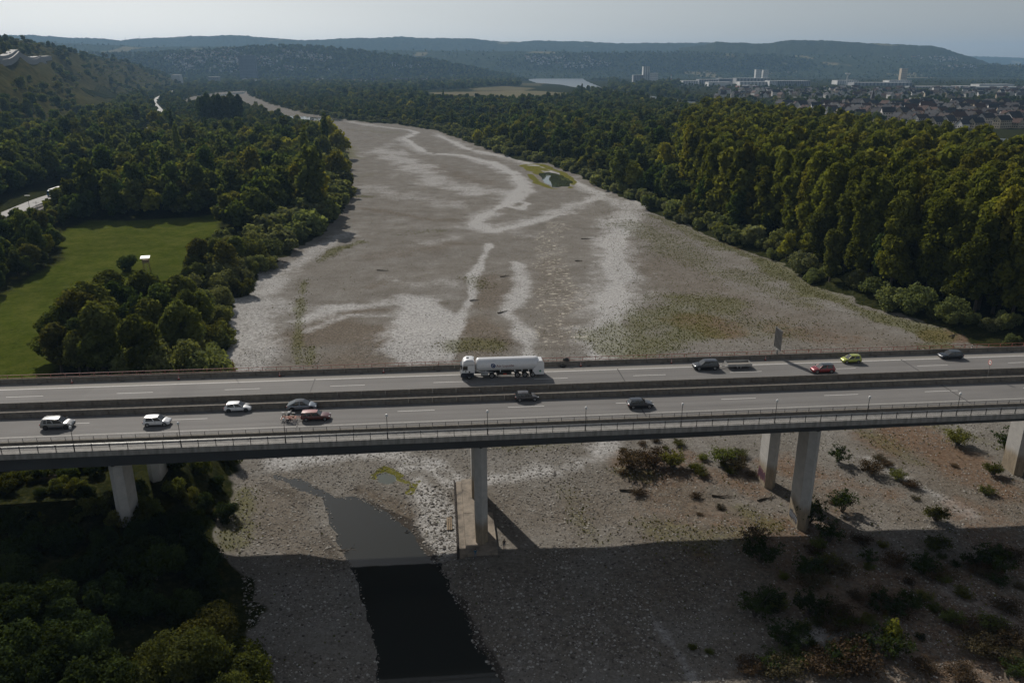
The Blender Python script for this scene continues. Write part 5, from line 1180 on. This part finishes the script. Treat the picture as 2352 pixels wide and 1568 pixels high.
for _ in range(330):                                   # the old town on the flat, then scattered plain houses
    xv, dd = q.uniform(560, 1060), q.uniform(3350, 3950); p = PD(xv, 185, dd); spts.append((p.x, p.y, 3)); srot.append((0,0,q.uniform(0,6.28))); s = q.uniform(1.0,1.6); ssc.append((s,s,s)); sidx.append(q.randrange(4))
for _ in range(260):
    xv, dd = q.uniform(1650, 2450), q.uniform(1900, 2600); p = PD(xv, 185, dd); spts.append((p.x, p.y, 3)); srot.append((0,0,q.uniform(0,6.28))); s = q.uniform(.9,1.3); ssc.append((s,s,s)); sidx.append(q.randrange(4))
gn_scatter('distant_houses', spts, srot, ssc, sidx, hcol)

# ------------------------------------------------------------------ larger buildings of the plain
whiteb = pm('pale_cladding', (.60,.60,.58), .7, .12, .05); greyb = pm('grey_cladding', (.30,.31,.32), .7, .15, .05); darkb = pm('dark_cladding', (.13,.14,.16), .7, .15, .05); beige = pm('beige_render', (.50,.40,.27), .85, .1, .1); roofg = pm('flat_roof', (.42,.42,.41), .6, .15, .05); brick = pm('brick_red', (.22,.10,.07), .85, .15, .1)
def block(name, label, cat, x0, x1, ytop, dist, depth, mat, ribs=0, floors=0, roof=roofg, base=2.0):
    a, b_ = PD(x0, ytop, dist), PD(x1, ytop, dist); w = b_.x-a.x; h = a.z-base
    t = thing(name, label, cat, (a.x, dist, base))
    MB().box(0, w, 0, depth, -1, h-.4).build('wall', mat, t); MB().box(-.5, w+.5, -.5, depth+.5, h-.4, h+.3).build('roof', roof, t)
    if ribs:
        for i in range(ribs):
            x = w*(i+.5)/ribs; MB().box(x-w/ribs*.22, x+w/ribs*.22, -.35, 0, 0, h-.6).build('pilaster', greyb if mat is not greyb else darkb, t)
    if floors:
        nx = max(2, int(w/7)); wm = MB().box(0, 2.6, -.12, .05, 0, 1.6).mesh('window', winm)
        for j in range(floors):
            for i in range(nx): link('window', wm, t, (w*(i+.5)/nx-1.3, 0, (h-1)*(j+.35)/floors))
    return t
block('silo_tower', 'tall pale silo tower standing above the far factories', 'tower', 1478, 1493, 153, 3500, 30, whiteb, ribs=3)
block('silo_block', 'lower pale block against the right side of the silo tower', 'building', 1493.5, 1512, 168, 3480, 30, whiteb, floors=5)
block('factory_hall', 'low blue grey hall left of the silo tower', 'building', 1455, 1477, 173, 3490, 40, greyb, ribs=6)
block('tower_block', 'left one of two white tower blocks on the plain', 'building', 1737, 1749, 160, 3900, 25, whiteb, floors=6)
block('tower_block', 'right one of two white tower blocks on the plain', 'building', 1754, 1766, 161, 3900, 25, whiteb, floors=6)
block('tower_block', 'single pale tower block below the right mountain', 'building', 2072, 2086, 157.5, 4300, 25, beige, floors=6)
block('slab_tower', 'broad dark slab tower in the hillside town', 'building', 546, 585, 127, 3960, 22, darkb, ribs=0, floors=9)
block('office_block', 'grey banded block at the far bend of the riverbed', 'building', 477, 501, 177, 3300, 25, greyb, floors=3)
block('flat_hall', 'low white hall on the slope above the far bend', 'building', 392, 411, 172, 3200, 30, whiteb)
halls = [(1569,1604,186,3250,whiteb,6,'left of the silver halls'),(1606,1650,183,3400,greyb,8,'beside the silo block'),(1628,1682,189,3050,whiteb,0,'in front of the grey hall'),(1652,1690,181,3600,darkb,0,'behind the pale sheds'),(1692,1770,180,3500,greyb,10,'below the two white tower blocks'),
 (1700,1766,188,3150,whiteb,8,'in front of the long grey shed'),(1768,1786,186,3120,whiteb,5,'with bright ribs left of the long ribbed hall'),(1786,1862,186,3140,greyb,18,'long and finely ribbed at the middle'),(1924,1972,185,3350,whiteb,9,'with pale gable left of the long hall'),(1962,2097,190,3150,greyb,16,'very long behind the village'),
 (2043,2094,185,3400,whiteb,12,'white with dark bays above the long hall'),(2097,2196,199,2850,greyb,14,'low and long right of the village trees'),(2206,2240,198,2850,greyb,5,'short at the end of the low halls'),(2240,2420,200,2800,roofg,0,'flat and pale at the right edge'),(2250,2330,194,3100,whiteb,0,'white above the flat right edge hall'),(1700,1742,197,2900,brick,0,'of red brick before the ribbed halls')]
for x0, x1, yt, dd, mm, rb, lb in halls: block('factory_hall', f'factory hall on the plain, {lb}', 'building', x0, x1, yt, dd, 60, mm, ribs=rb)
block('apartment_house', 'white flat-roofed apartment house at the far riverside', 'building', 1826, 1852, 224, 1780, 14, whiteb, floors=4)
block('apartment_house', 'white modern flat-roofed block in the middle of the village', 'building', 2096, 2148, 226, 1800, 14, whiteb, floors=2)
block('gable_house', 'beige multi-storey house at the left end of the village', 'building', 1702, 1724, 214, 1950, 14, beige, floors=3, roof=hroof)
# church with a pointed steeple
p = PD(2003, 230, 1500); t = thing('church', 'dark church with pointed steeple in the village', 'church', (p.x, 1500, 3))
slate = pm('slate', (.05,.05,.055), .45, .1, .5); ston = pm('church_stone', (.22,.20,.17), .9, .15, .3)
tw = MB().box(-3,3,-3,3,-1,16).build('tower', ston, t); MB().add([(-3.3,-3.3,16),(3.3,-3.3,16),(3.3,3.3,16),(-3.3,3.3,16),(0,0,34)], [(0,1,4),(1,2,4),(2,3,4),(3,0,4),(3,2,1,0)]).build('spire', slate, tw)
for s in (-1.2, 1.2): MB().box(s-.5,s+.5,-3.06,-2.98,11,13.5).build('belfry_window', winm, tw)
MB().box(-34,-3.05,-7,7,-1,8).build('nave', ston, t); MB().add([(-34.5,-7.6,8.02),(-34.5,7.6,8.02),(-34.5,0,16),(-3.05,-7.6,8.02),(-3.05,7.6,8.02),(-3.05,0,16)], [(0,2,1),(3,4,5),(0,3,5,2),(1,2,5,4)]).build('nave_roof', slate, t)
for i in range(5): MB().box(-31+i*6,-29.4+i*6,-7.06,-6.98,2,6).build('church_window', winm, t)
# mast and water tower, pylons
p = PD(1542, 172, 3900); t = thing('radio_mast', 'slim red and white lattice mast on the plain', 'mast', (p.x, 3900, 2))
for i in range(4): MB().tube((0,0,i*9),(0,0,i*9+9),2.2-i*.45,1.75-i*.45,6).build('mast_section', cone_r if i % 2 else cone_w, t)
p = PD(1945, 190, 3250); t = thing('water_tower', 'pale mushroom-shaped tower behind the long halls', 'tower', (p.x, 3250, 2)); hh = PD(1945, 168, 3250).z-2
MB().tube((0,0,0),(0,0,hh-9),3.2,2.4,10).build('shaft', whiteb, t); MB().tube((0,0,hh-9),(0,0,hh-3),2.4,10,14).tube((0,0,hh-3),(0,0,hh),10,9,14).build('bowl', whiteb, t)
for k_, (x, y) in enumerate(((289,92),(322,88))):
    p = PD(x, y+9, 6400); t = thing('power_pylon', f'thin power pylon on the {"left" if k_ == 0 else "right"} dip of the skyline', 'pylon', (p.x, 6400, p.z-15)); hh = 58
    MB().tube((-4,0,0),(-.5,0,hh),.5,.3,4).tube((4,0,0),(.5,0,hh),.5,.3,4).build('lattice', greyb, t)
    for zq in (.6,.75,.9): MB().box(-9+5*zq,9-5*zq,-.3,.3,hh*zq,hh*zq+.6).build('crossarm', greyb, t)

# ------------------------------------------------------------------ roads and railway on the left
def ribbon(name, pl, w, lift, mat, follow=True, kind='structure', zfun=None, smooth=9):
    pl = np.asarray(pl, float); seg = np.linalg.norm(np.diff(pl, axis=0), axis=1); s = np.concatenate([[0], np.cumsum(seg)]); n = max(4, int(s[-1]/7))
    q = np.linspace(0, s[-1], n); px, py = np.interp(q, s, pl[:,0]), np.interp(q, s, pl[:,1])
    for _ in range(4): px[1:-1] = (px[:-2]+px[1:-1]*2+px[2:])/4; py[1:-1] = (py[:-2]+py[1:-1]*2+py[2:])/4
    tx, ty = np.gradient(px), np.gradient(py); l = np.hypot(tx, ty); nx, ny = -ty/l, tx/l
    z = np.maximum.reduce([hz(px+nx*w/2*k, py+ny*w/2*k) for k in (-1.1,-.5,0,.5,1.1)])+lift
    kk = np.ones(smooth)/smooth; z = np.maximum(np.convolve(np.pad(z, smooth//2, 'edge'), kk, 'valid')[:n], z-.4)
    v = []; f = []
    for i in range(n):
        for k, dz in ((-.5,0),(.5,0),(.62,-2.5),(-.62,-2.5)): v.append((px[i]+nx[i]*w*k, py[i]+ny[i]*w*k, z[i]+dz))
    for i in range(n-1):
        a = i*4; f += [(a+1,a,a+4,a+5),(a,a+3,a+7,a+4),(a+2,a+1,a+5,a+6)]
    mb = MB(); mb.add(v, f); o = mb.build(name, mat); 
    if kind: tag(o, kind=kind)
    return np.stack([px, py, z], 1), np.stack([nx, ny], 1)
road_m = pm('country_road', (.20,.20,.195), .8, .12, .2)
rp, rn = ribbon('country_road', ROADLW, 9.5, .35, road_m)
def rail_thing(name, label, cat, line, mat, off_list, parts):
    pass
ballast = pm('ballast', (.11,.095,.08), .9, .25, .8); steel = pm('rail_steel', (.34,.31,.28), .4, .15, 1, metal=.6)
tp, tn = ribbon('railway_bed', RAILLINE, 12, .3, ballast)
for lb, off in (('nearer the meadow', -2.4), ('nearer the road', 2.4)):
    t = thing('railway_track', f'railway track on the far left, {lb}', 'railway track', (0,0,0))
    for g in (-.75, .75):
        mb = MB(); pts_ = [(p_[0]+n_[0]*(off+g), p_[1]+n_[1]*(off+g), p_[2]+.16) for p_, n_ in zip(tp, tn)]; mb.path(pts_, [.10]*len(pts_), 4); mb.build('rail', steel, t)
    mb = MB()
    for i in range(0, len(tp)-1):
        for kq in range(10):
            c0 = tp[i]+(tp[i+1]-tp[i])*kq/10; n_ = tn[i]; a = (c0[0]+n_[0]*(off-1.25), c0[1]+n_[1]*(off-1.25), c0[2]+.05); b_ = (c0[0]+n_[0]*(off+1.25), c0[1]+n_[1]*(off+1.25), c0[2]+.05); mb.tube(a, b_, .11, .11, 4)
    o = mb.build('sleepers', conc_d, t); o['kind'] = 'stuff'
p = PG(72, 498); t = thing('platform_lamp', 'tall railway lamp with flat white head on the far left', 'lamp post', (p.x, p.y, p.z))
MB().tube((0,0,0),(0,0,10.5),.14,.09,8).build('mast', black_st, t); MB().box(-1.3,1.3,-.25,.25,10.4,10.62).build('lamp_head', cone_w, t)
for x, y in ((90,504),):
    p = PG(x, y); t = thing('signal_mast', 'thin dark lattice mast beside the railway lamp', 'mast', (p.x, p.y, p.z))
    MB().tube((-.5,0,0),(-.2,0,9),.07,.05,5).tube((.5,0,0),(.2,0,9),.07,.05,5).build('lattice', black_st, t); MB().box(-1.6,1.6,-.06,.06,8.2,8.35).build('crossarm', black_st, t)
# truck on the country road
i0 = int(np.argmin([abs(view(np.array([p_[0]]), np.array([p_[1]]), np.array([p_[2]]))[0][0]-126) for p_ in rp])); p_ = rp[i0]; d_ = rp[i0+1]-rp[i0-1]; ang = math.atan2(d_[1], d_[0])
t = thing('box_truck', 'white box truck with blue cab on the road at the far left', 'truck', (p_[0], p_[1], p_[2]+.02), ang+math.pi)
bl_p = pm('truck_blue', (.05,.16,.30), .35, .05, 1); cb_ = MB().loft([sec(5.9,.97,.7,3.3),sec(6.2,1,.7,3.5),sec(7.2,1,.7,3.4),sec(7.7,.97,.7,2.2),sec(7.8,.95,.7,1.2)]).build('cab', bl_p, t, True)
MB().box(7.45,7.76,-1.1,1.1,1.9,2.7).build('windscreen', glass, cb_); MB().box(-7.3,5.4,-1.27,1.27,1.15,3.9).build('box_body', white_p, t); MB().box(-7.2,6,-.5,.5,.75,1.13).build('chassis', trim, t)
for x in (6.7,2.6,-3.6,-4.9,-6.2):
    for s in (-1, 1): put_wheel(t, mt, x, s*1.25, .52, .34)
# raised hide in the meadow
p = PG(338, 622); t = thing('raised_hide', 'small wooden raised hide with pale roof in the meadow', 'hide', (p.x, p.y, p.z), .3)
for x in (-.9,.9):
    for y in (-.9,.9): MB().tube((x*1.3,y*1.3,-.3),(x,y,3.2),.09,.08,6).build('leg', wood, t)
MB().box(-1.1,1.1,-1.1,1.1,3.2,4.2).build('cabin', wood, t)
for x in (-1.05,1.05):
    for y in (-1.05,1.05): MB().box(x-.06,x+.06,y-.06,y+.06,4.2,5.0).build('corner_post', wood, t)
MB().loft([[(-1.6,-1.6,4.95),(1.6,-1.6,4.95),(1.6,-1.6,5.05),(-1.6,-1.6,5.05)],[(-1.6,1.6,5.3),(1.6,1.6,5.3),(1.6,1.6,5.4),(-1.6,1.6,5.4)]]).build('roof', pm('sheet_roof', (.36,.36,.35), .5, .1, 1), t)
lad = MB()
for s in (-.3,.3): lad.tube((s,-2.0,0),(s,-1.1,3.2),.04,.04,5)
for i in range(9): lad.tube((-.3,-2+.1*i,.35*i+.1),(.3,-2+.1*i,.35*i+.1),.03,.03,5)
lad.build('ladder', wood, t)
# motorway shelf on the left hill with small cars
def shelf(pa, pb, w):
    a_, b_ = phit(*pa), phit(*pb); n = 24; v = []; f = []; d_ = (b_-a_); d_.z = 0; d_.normalize(); nn = Vector((-d_.y, d_.x, 0)); cl = []
    cs_ = [a_.lerp(b_, i/(n-1)) for i in range(n)]; zs_ = []
    for c0 in cs_: zs_.append(max([c0.z]+[hz1(c0.x+nn.x*w*k, c0.y+nn.y*w*k) for k in (-.5, 0, .5)])+.8)
    zs_ = np.array(zs_)
    for _ in range(3): zs_ = np.maximum(zs_, np.convolve(np.pad(zs_, 2, 'edge'), np.ones(5)/5, 'valid'))
    for i in range(n):
        c0 = cs_[i]; c0.z = float(zs_[i]); cl.append((c0.x, c0.y, c0.z))
        for k, dz in ((-.5,0),(.5,0),(.55,-9),(-.55,-9)): v.append((c0.x+nn.x*w*k, c0.y+nn.y*w*k, c0.z+dz))
    for i in range(n-1): q0 = i*4; f += [(q0+1,q0,q0+4,q0+5),(q0,q0+3,q0+7,q0+4),(q0+2,q0+1,q0+5,q0+6)]
    mb = MB(); mb.add(v, f); tag(mb.build('hillside_road', road_m), kind='structure')
    return np.array(cl), np.array([[nn.x, nn.y]]*n)
hp, hn = shelf((-40,157), (112,134), 11); shelf((-40,163), (100,142), 9)
mini = [carpaint('white',(.72,.73,.74),0), carpaint('silver_grey',(.20,.205,.205),.5), carpaint('black',(.011,.013,.019),.2)]
for k_, fx in enumerate((.12,.25,.36,.5,.62,.74,.86)):
    i = int(fx*(len(hp)-2)); d_ = hp[i+1]-hp[i]; c0 = hp[i]+np.array([hn[i][0], hn[i][1], 0])*(2.5 if k_ % 2 else -2.5)
    t = thing('hillside_car', 'tiny car glinting on the hillside motorway at the upper left', 'car', (c0[0], c0[1], c0[2]+.02), math.atan2(d_[1], d_[0]), 'cars on the hillside motorway')
    MB().loft([[(-2.2,-.85,.3),(-2.2,.85,.3),(-2.2,.85,.9),(-2.2,-.85,.9)],[(-1.8,-.9,.25),(-1.8,.9,.25),(-1.8,.88,1.0),(-1.8,-.88,1.0)],[(1.0,-.9,.25),(1.0,.9,.25),(1.0,.88,.95),(1.0,-.88,.95)],[(2.2,-.8,.3),(2.2,.8,.3),(2.2,.7,.7),(2.2,-.7,.7)]]).build('body', mini[k_ % 3], t)
    MB().loft([[(-1.9,-.8,.95),(1.1,-.8,.93),(1.1,.8,.93),(-1.9,.8,.95)],[(-1.4,-.65,1.45),(.3,-.65,1.45),(.3,.65,1.45),(-1.4,.65,1.45)]]).build('window', glass, t)
    for x in (-1.3,1.35):
        for s in (-.88,.88): MB().disc((x,s,.32),(0,1,0),.32,.2,10).build('wheel', dark, t)
# vineyard rows on the slope
vm = MB(); A, Bq, C_, D_ = (phit(x, y) for x, y in ((186,205),(226,193),(300,214),(215,223)))
for k_ in range(13):
    s = k_/12; a = A.lerp(D_, s); b_ = Bq.lerp(C_, s); pts_ = []
    for j in range(16):
        c0 = a.lerp(b_, j/15); pts_.append((c0.x, c0.y, hz1(c0.x, c0.y)+.7))
    vm.path(pts_, [1.0]*16, 5)
tag(vm.build('vineyard_rows', leaf_olive), kind='stuff')

# ------------------------------------------------------------------ people
skin_m = pm('skin', (.42,.27,.19), .6, .05, 5); shirt_b = pm('shirt_blue', (.03,.11,.18), .8, .1, 5); shirt_k = pm('shirt_black', (.012,.012,.015), .8, .1, 5); trou = pm('trousers', (.04,.05,.075), .8, .1, 5); hair_m = pm('hair', (.045,.03,.02), .6, .1, 5); trou_l = pm('trousers_light', (.15,.18,.22), .8, .1, 5)
def person(label, p, rz, top, bottom, arms_up, long_hair, bare_legs):
    V = []; E = []; Rr = []
    def add(co, r, par=None):
        V.append(co); Rr.append(r); 
        if par is not None: E.append((par, len(V)-1))
        return len(V)-1
    pel = add((0,0,.95), .15); sp = add((0,.01,1.15), .135, pel); ch = add((0,0,1.36), .155, sp); ne = add((0,0,1.50), .06, ch); hd = add((0,.02,1.60), .085, ne); hd2 = add((0,.02,1.72), .075, hd)
    for s in (-1, 1):
        hip = add((s*.10,0,.90), .105, pel); kn = add((s*.12,.03,.50), .065, hip); an = add((s*.13,-.01,.09), .042, kn); add((s*.14,.16,.035), .035, an)
        sh = add((s*.19,0,1.40), .062, ch)
        el = add((s*.27,-.03,1.13) if not arms_up else (s*.27,.08,1.16), .045, sh); wr = add((s*.29,.06,.88) if not arms_up else (s*.12,.30,1.22), .03, el)
        d = (Vector(V[wr])-Vector(V[el])).normalized(); hand = add(tuple(Vector(V[wr])+d*.07), .034, wr)
        side = d.cross(Vector((1,0,0))).normalized() if abs(d.x) < .9 else Vector((0,1,0))
        for i, ln in enumerate((.07,.085,.08,.065)):
            b0 = Vector(V[hand])+d*.03+side*(i-1.5)*.02; f1 = add(tuple(b0+d*ln*.5), .0095, hand); add(tuple(b0+d*ln-side*.004+Vector((-s*.01,0,0))), .0085, f1)
        th = add(tuple(Vector(V[wr])+d*.04+side*.045), .011, wr); add(tuple(Vector(V[wr])+d*.085+side*.055), .010, th)
    me = bpy.data.meshes.new('body'); me.from_pydata(V, E, []); o = bpy.data.objects.new('body', me); COL.objects.link(o)
    o.modifiers.new('skin', 'SKIN'); sk = me.skin_vertices[0].data
    for i, r_ in enumerate(Rr): sk[i].radius = (r_, r_)
    sk[0].use_root = True
    o.modifiers.new('sub', 'SUBSURF').levels = 1
    bpy.context.view_layer.update(); m2 = bpy.data.meshes.new_from_object(o.evaluated_get(bpy.context.evaluated_depsgraph_get())); bpy.data.objects.remove(o)
    for m_ in (skin_m, top, bottom): m2.materials.append(m_)
    for f in m2.polygons:
        z = f.center.z; armr = abs(f.center.x) > .24 or f.center.y > .19
        f.use_smooth = True; f.material_index = 1 if (1.0 < z < 1.49 and not (armr and z < 1.22)) else (2 if ((.5 if bare_legs else .1) < z <= 1.0 and not armr) else 0)
    t = thing('person', label, 'person', p, rz); link('body', m2, t)
    h = MB(); 
    for z0_, z1_, r0, r1 in ((1.60,1.68,.105,.115),(1.68,1.76,.115,.09),(1.76,1.80,.09,.03)): h.tube((0,.0,z0_),(0,.0,z1_), r0, r1, 12)
    if long_hair: h.tube((0,-.06,1.38),(0,-.04,1.66),.07,.10,10)
    h.build('hair', hair_m, t, True)
    for s in (-.035,.035): MB().disc((s,.105,1.665),(0,1,0),.012,.02,8).build('eye', dark, t)
    MB().tube((0,.10,1.645),(0,.135,1.62),.012,.016,6).build('nose', skin_m, t); MB().box(-.025,.025,.095,.108,1.575,1.585).build('mouth', lampr, t)
    for s in (-1,1): MB().box(s*.14-.045,s*.14+.045,-.07,.22,0,.07).build('shoe', dark, t); MB().disc((s*.108,.01,1.645),(1,0,0),.03,.02,8).build('ear', skin_m, t)
    return t
p = PG(1158, 1259); person('person with long hair in black top and dark shorts near the middle pier', (p.x, p.y, p.z), math.pi-.1, shirt_k, trou, False, True, True)
p = PG(1092, 1281); person('person in a blue top standing before the front edge of the pier foundation', (p.x, p.y, p.z), .2, shirt_b, trou_l, True, False, False)

# ------------------------------------------------------------------ driftwood, tyre, stones, tufts
driftm = pm('driftwood', (.10,.08,.06), .9, .3, 3)
dl = [(1156,717,4.5,.7,'forked driftwood log in the middle of the riverbed above the truck'),(880,622,5,-.2,'dark driftwood log on the left of the riverbed'),(1350,549,6,.1,'thin driftwood branch on the pale band'),(1090,690,3.5,.3,'small driftwood stick left of the forked log'),(1160,635,4,.4,'driftwood twig on the brown gravel patch'),
      (1460,1130,6,-.15,'long bare branch below the reddish bushes'),(1660,1140,4,.0,'driftwood branch on the gravel left of the right pier'),(1760,1145,4,.4,'crooked branch at the foot of the right pier'),(2005,1078,5,.02,'straight thin log on the sandy bank'),(800,1265,3,.1,'dead branch reaching into the pool from the left shore'),(2190,770,4,.6,'pale log at the foot of the right wood'),(1330,600,3,.0,'dark stump remains on the pale band'),(2300,1540,5,1.4,'pale stick in the lower right corner')]
for k_, (x, y, l, a, lb) in enumerate(dl):
    p = PG(x, y); q = random.Random(k_); t = thing('driftwood', lb, 'driftwood', (p.x, p.y, p.z), a)
    pts_ = [(-l/2+l*i/5, q.uniform(-.25,.25), .14+q.uniform(0,.12)) for i in range(6)]
    MB().path(pts_, [.20,.19,.16,.12,.08,.04], 7).build('log', driftm, t)
    for j in range(3): b0 = Vector(pts_[1+j]); MB().tube(b0, b0+Vector((q.uniform(.4,1.1), q.uniform(-1,1), q.uniform(.1,.8))), .06, .015, 5).build('branch', driftm, t)
for x, y, lb in ((935,1222,'old tyre at the right shore of the pool'),(1010,1298,'dark tyre lying on the pool shore near the shadow edge')):
    p = PG(x, y); t = thing('old_tyre', lb, 'tyre', (p.x, p.y, p.z+.05), .4); mb = MB(); n = 18
    for i in range(n):
        a0, a1 = 2*math.pi*i/n, 2*math.pi*(i+1)/n; mb.tube((.33*math.cos(a0),.33*math.sin(a0),.1),(.33*math.cos(a1),.33*math.sin(a1),.1),.11,.11,8,0,False)
    mb.build('tread', dark, t, True)
rocks = bpy.data.collections.new('rock_source'); stone_m, nt, N, L, b = newmat('pebble')
oi = N.new('ShaderNodeObjectInfo'); L.new(ramp(nt, oi.outputs['Random'], [(.1, (.07,.06,.05)), (.4, (.19,.17,.145)), (.7, (.27,.25,.22)), (.97, (.46,.44,.40))]), b.inputs['Base Color']); b.inputs['Roughness'].default_value = .9
for k_ in range(3):
    r_ = np.random.default_rng(k_); mb = MB(); rings = []
    for z_, q_ in ((-.35,.55),(0,1),(.35,.8),(.55,.3)): rings.append([(q_*math.cos(a)*r_.uniform(.75,1.2), q_*math.sin(a)*r_.uniform(.75,1.2)*.8, z_*r_.uniform(.8,1.1)) for a in np.linspace(0, 6.283, 6, endpoint=False)])
    rocks.objects.link(bpy.data.objects.new(f'pebble_{k_}', mb.loft(rings).mesh('pebble', stone_m)))
r_ = np.random.default_rng(12)
n = 150000; xx = r_.uniform(-75, 120, n); yy = 62+r_.random(n)**1.5*150
sdv = sdist(xx, yy, RIVER); spv = sdist(xx, yy, POOL); ub = (xx-B0.x)*BU.x+(yy-B0.y)*BU.y; wb2 = (xx-B0.x)*BW.x+(yy-B0.y)*BW.y
vxx, vyy = view(xx, yy, np.zeros(n))
ok = (sdv < 1) & (spv > -.6) & ~((ub > -8.5) & (ub < -1.5) & (wb2 > .4) & (wb2 < 25.6)) & (vxx > -80) & (vxx < 2430) & (vyy < 1640) & (vnoise(xx, yy, 9, 55)+.35*r_.random(n) > .42)
xx, yy = xx[ok], yy[ok]; zz = hz(xx, yy); m_ = len(xx); ss = .07+.16*r_.random(m_)**3; ss *= np.where((xx < 20) & (yy < 150), 1.25, 1.0)
gn_scatter('gravel', np.stack([xx, yy, zz+.01], 1), np.stack([r_.uniform(-.3,.3,m_), r_.uniform(-.3,.3,m_), r_.uniform(0,6.28,m_)], 1), np.stack([ss, ss, ss*.7], 1), r_.integers(0, 3, m_), rocks)
uu = r_.uniform(-19, -9, 750); ww = r_.uniform(0, 25, 750); keep_ = r_.random(750) < np.clip(1.25-np.abs(uu+11.5)/6, .08, 1); uu, ww = uu[keep_], ww[keep_]
xr = B0.x+BU.x*uu+BW.x*ww; yr = B0.y+BU.y*uu+BW.y*ww; k_ = sdist(xr, yr, POOL) > .6; xr, yr = xr[k_], yr[k_]; m_ = len(xr); ss = .10+.26*r_.random(m_)**2.5
gn_scatter('rubble', np.stack([xr, yr, hz(xr, yr)+.03], 1), np.stack([r_.uniform(-.5,.5,m_), r_.uniform(-.5,.5,m_), r_.uniform(0,6.28,m_)], 1), np.stack([ss*1.2, ss, ss*.7], 1), r_.integers(0, 3, m_), rocks)
# tufts of grass and weeds on the riverbed and the meadow
tufts = bpy.data.collections.new('tuft_source')
tuft_m = leaf_mat('tuft_green', [(.10,.115,.03),(.13,.13,.035),(.09,.10,.03),(.13,.11,.045)], .4)
for k_ in range(3):
    q = random.Random(k_); mb = MB()
    for i in range(16):
        a = q.uniform(0, 6.28); l = q.uniform(.25,.5); x0, y0 = q.uniform(-.15,.15), q.uniform(-.15,.15); e = (x0+l*.6*math.cos(a), y0+l*.6*math.sin(a), l); pr = (-.07*math.sin(a), .07*math.cos(a))
        mb.add([(x0-pr[0],y0-pr[1],0),(x0+pr[0],y0+pr[1],0),e], [(0,1,2)])
    tufts.objects.link(bpy.data.objects.new(f'tuft_{k_}', mb.mesh('tuft', tuft_m)))
w_ = np.where((gy > 70) & (gy < 520) & (np.abs(gx) < 330), (green*1.3+.02*(sdr < 0)+.10*(sdr < 0)*(gx > 40))*(True), 0); 
cell = gy*gy; w_ = w_*cell; w_ = w_/w_.sum(); pick = r_.choice(len(gx), 26000, p=w_)
jx = gx[pick]+r_.normal(0, .9, len(pick)); jy = gy[pick]+r_.normal(0, .9, len(pick))
ok = (sdist(jx, jy, POOL) > .5) & (sdist(jx, jy, POND) > .3); jx, jy = jx[ok], jy[ok]; m_ = len(jx); s_ = .3+.45*r_.random(m_)
gn_scatter('grass_tufts', np.stack([jx, jy, hz(jx, jy)], 1), np.stack([np.zeros(m_), np.zeros(m_), r_.uniform(0,6.28,m_)], 1), np.stack([s_, s_, s_*.8], 1), r_.integers(0, 3, m_), tufts)

# ------------------------------------------------------------------ haze
hzm = bpy.data.materials.new('haze'); hzm.use_nodes = True; N = hzm.node_tree.nodes; N.remove(N['Principled BSDF'])
pv = N.new('ShaderNodeVolumePrincipled'); pv.inputs['Color'].default_value = (.40,.67,1.0,1); pv.inputs['Density'].default_value = HAZE; pv.inputs['Anisotropy'].default_value = .2
hzm.node_tree.links.new(pv.outputs[0], N['Material Output'].inputs['Volume'])
hb = MB().box(-14600, 14600, -60, 16600, -4, 470).build('haze', hzm); tag(hb, kind='stuff')

# ------------------------------------------------------------------ labels that single out each one of a row
ONES = 'zeroth first second third fourth fifth sixth seventh eighth ninth tenth eleventh twelfth thirteenth fourteenth fifteenth sixteenth seventeenth eighteenth nineteenth'.split()
def nth(n):
    if n < 20: return ONES[n]
    t_ = {2: 'twent', 3: 'thirt', 4: 'fort', 5: 'fift', 6: 'sixt', 7: 'sevent', 8: 'eight', 9: 'ninet'}[n//10]
    return t_+'ieth' if n % 10 == 0 else t_+'y-'+ONES[n % 10]
def relabel(group, text, by='x', most=99):
    os_ = [o for o in COL.objects if o.parent is None and o.get('group') == group]
    def key(o):
        v_ = view(np.array([o.location.x]), np.array([o.location.y]), np.array([o.location.z])); return v_[0][0] if by == 'x' else o.location.y
    for i, o in enumerate(sorted(os_, key=key)[:most]): o['label'] = text.format(n=nth(i+1))
relabel('willows at the foot of the right bank', 'grey-green willow bush at the right bank edge, {n} from the bridge', 'y')
relabel('willows at the left edge of the riverbed', 'pale willow at the left edge of the riverbed, {n} from the bridge', 'y')
relabel('front row village houses', 'gabled riverside house across the far river, {n} from left in the front rows')
relabel('thicket below the bridge on the left', 'dark thicket bush in the lower left shade, {n} from left')
relabel('low bushes near the left piers', 'low green bush near the left piers, {n} from left')
relabel('shrubs in the bridge shadow', 'dark shrub in the bridge shadow on the right, {n} from left')
relabel('scrub on the lit gravel', 'low wispy scrub on the lit gravel right of the middle pier, {n} from left')
relabel('willows in the lower left corner', 'big olive willow in the lower left corner, {n} from left')
relabel('dark clump beside the meadow', 'big dark olive tree between meadow and bridge, {n} of the clump from left')
relabel('tall dark poplar clump', 'big dark poplar of the tall left bank clump, {n} from left')
relabel('bushes behind the far railing', 'pale yellow-green bush behind the far railing, {n} from left')
relabel('single shrubs on the shaded gravel', 'single shrub on the shaded gravel right of the pool, {n} from left')
relabel('cars on the hillside motorway', 'tiny car on the hillside motorway at the upper left, {n} from left')
relabel('mixed trees of the right bank', 'broad leafy tree of the right bank wood, {n} nearest the bridge', 'y')
relabel('trees of the left bank wood', 'leafy tree of the left bank wood, {n} nearest the bridge', 'y', 60)
relabel('poplars of the right bank', 'tall poplar of the right bank wood, {n} nearest the bridge', 'y', 60)

relabel('village houses across the river', 'gabled village house across the far river, {n} nearest of the back rows', 'y', 99)
relabel('houses on the distant hillside', 'small pale house on the distant hillside above the bend, {n} from left', 'x', 99)
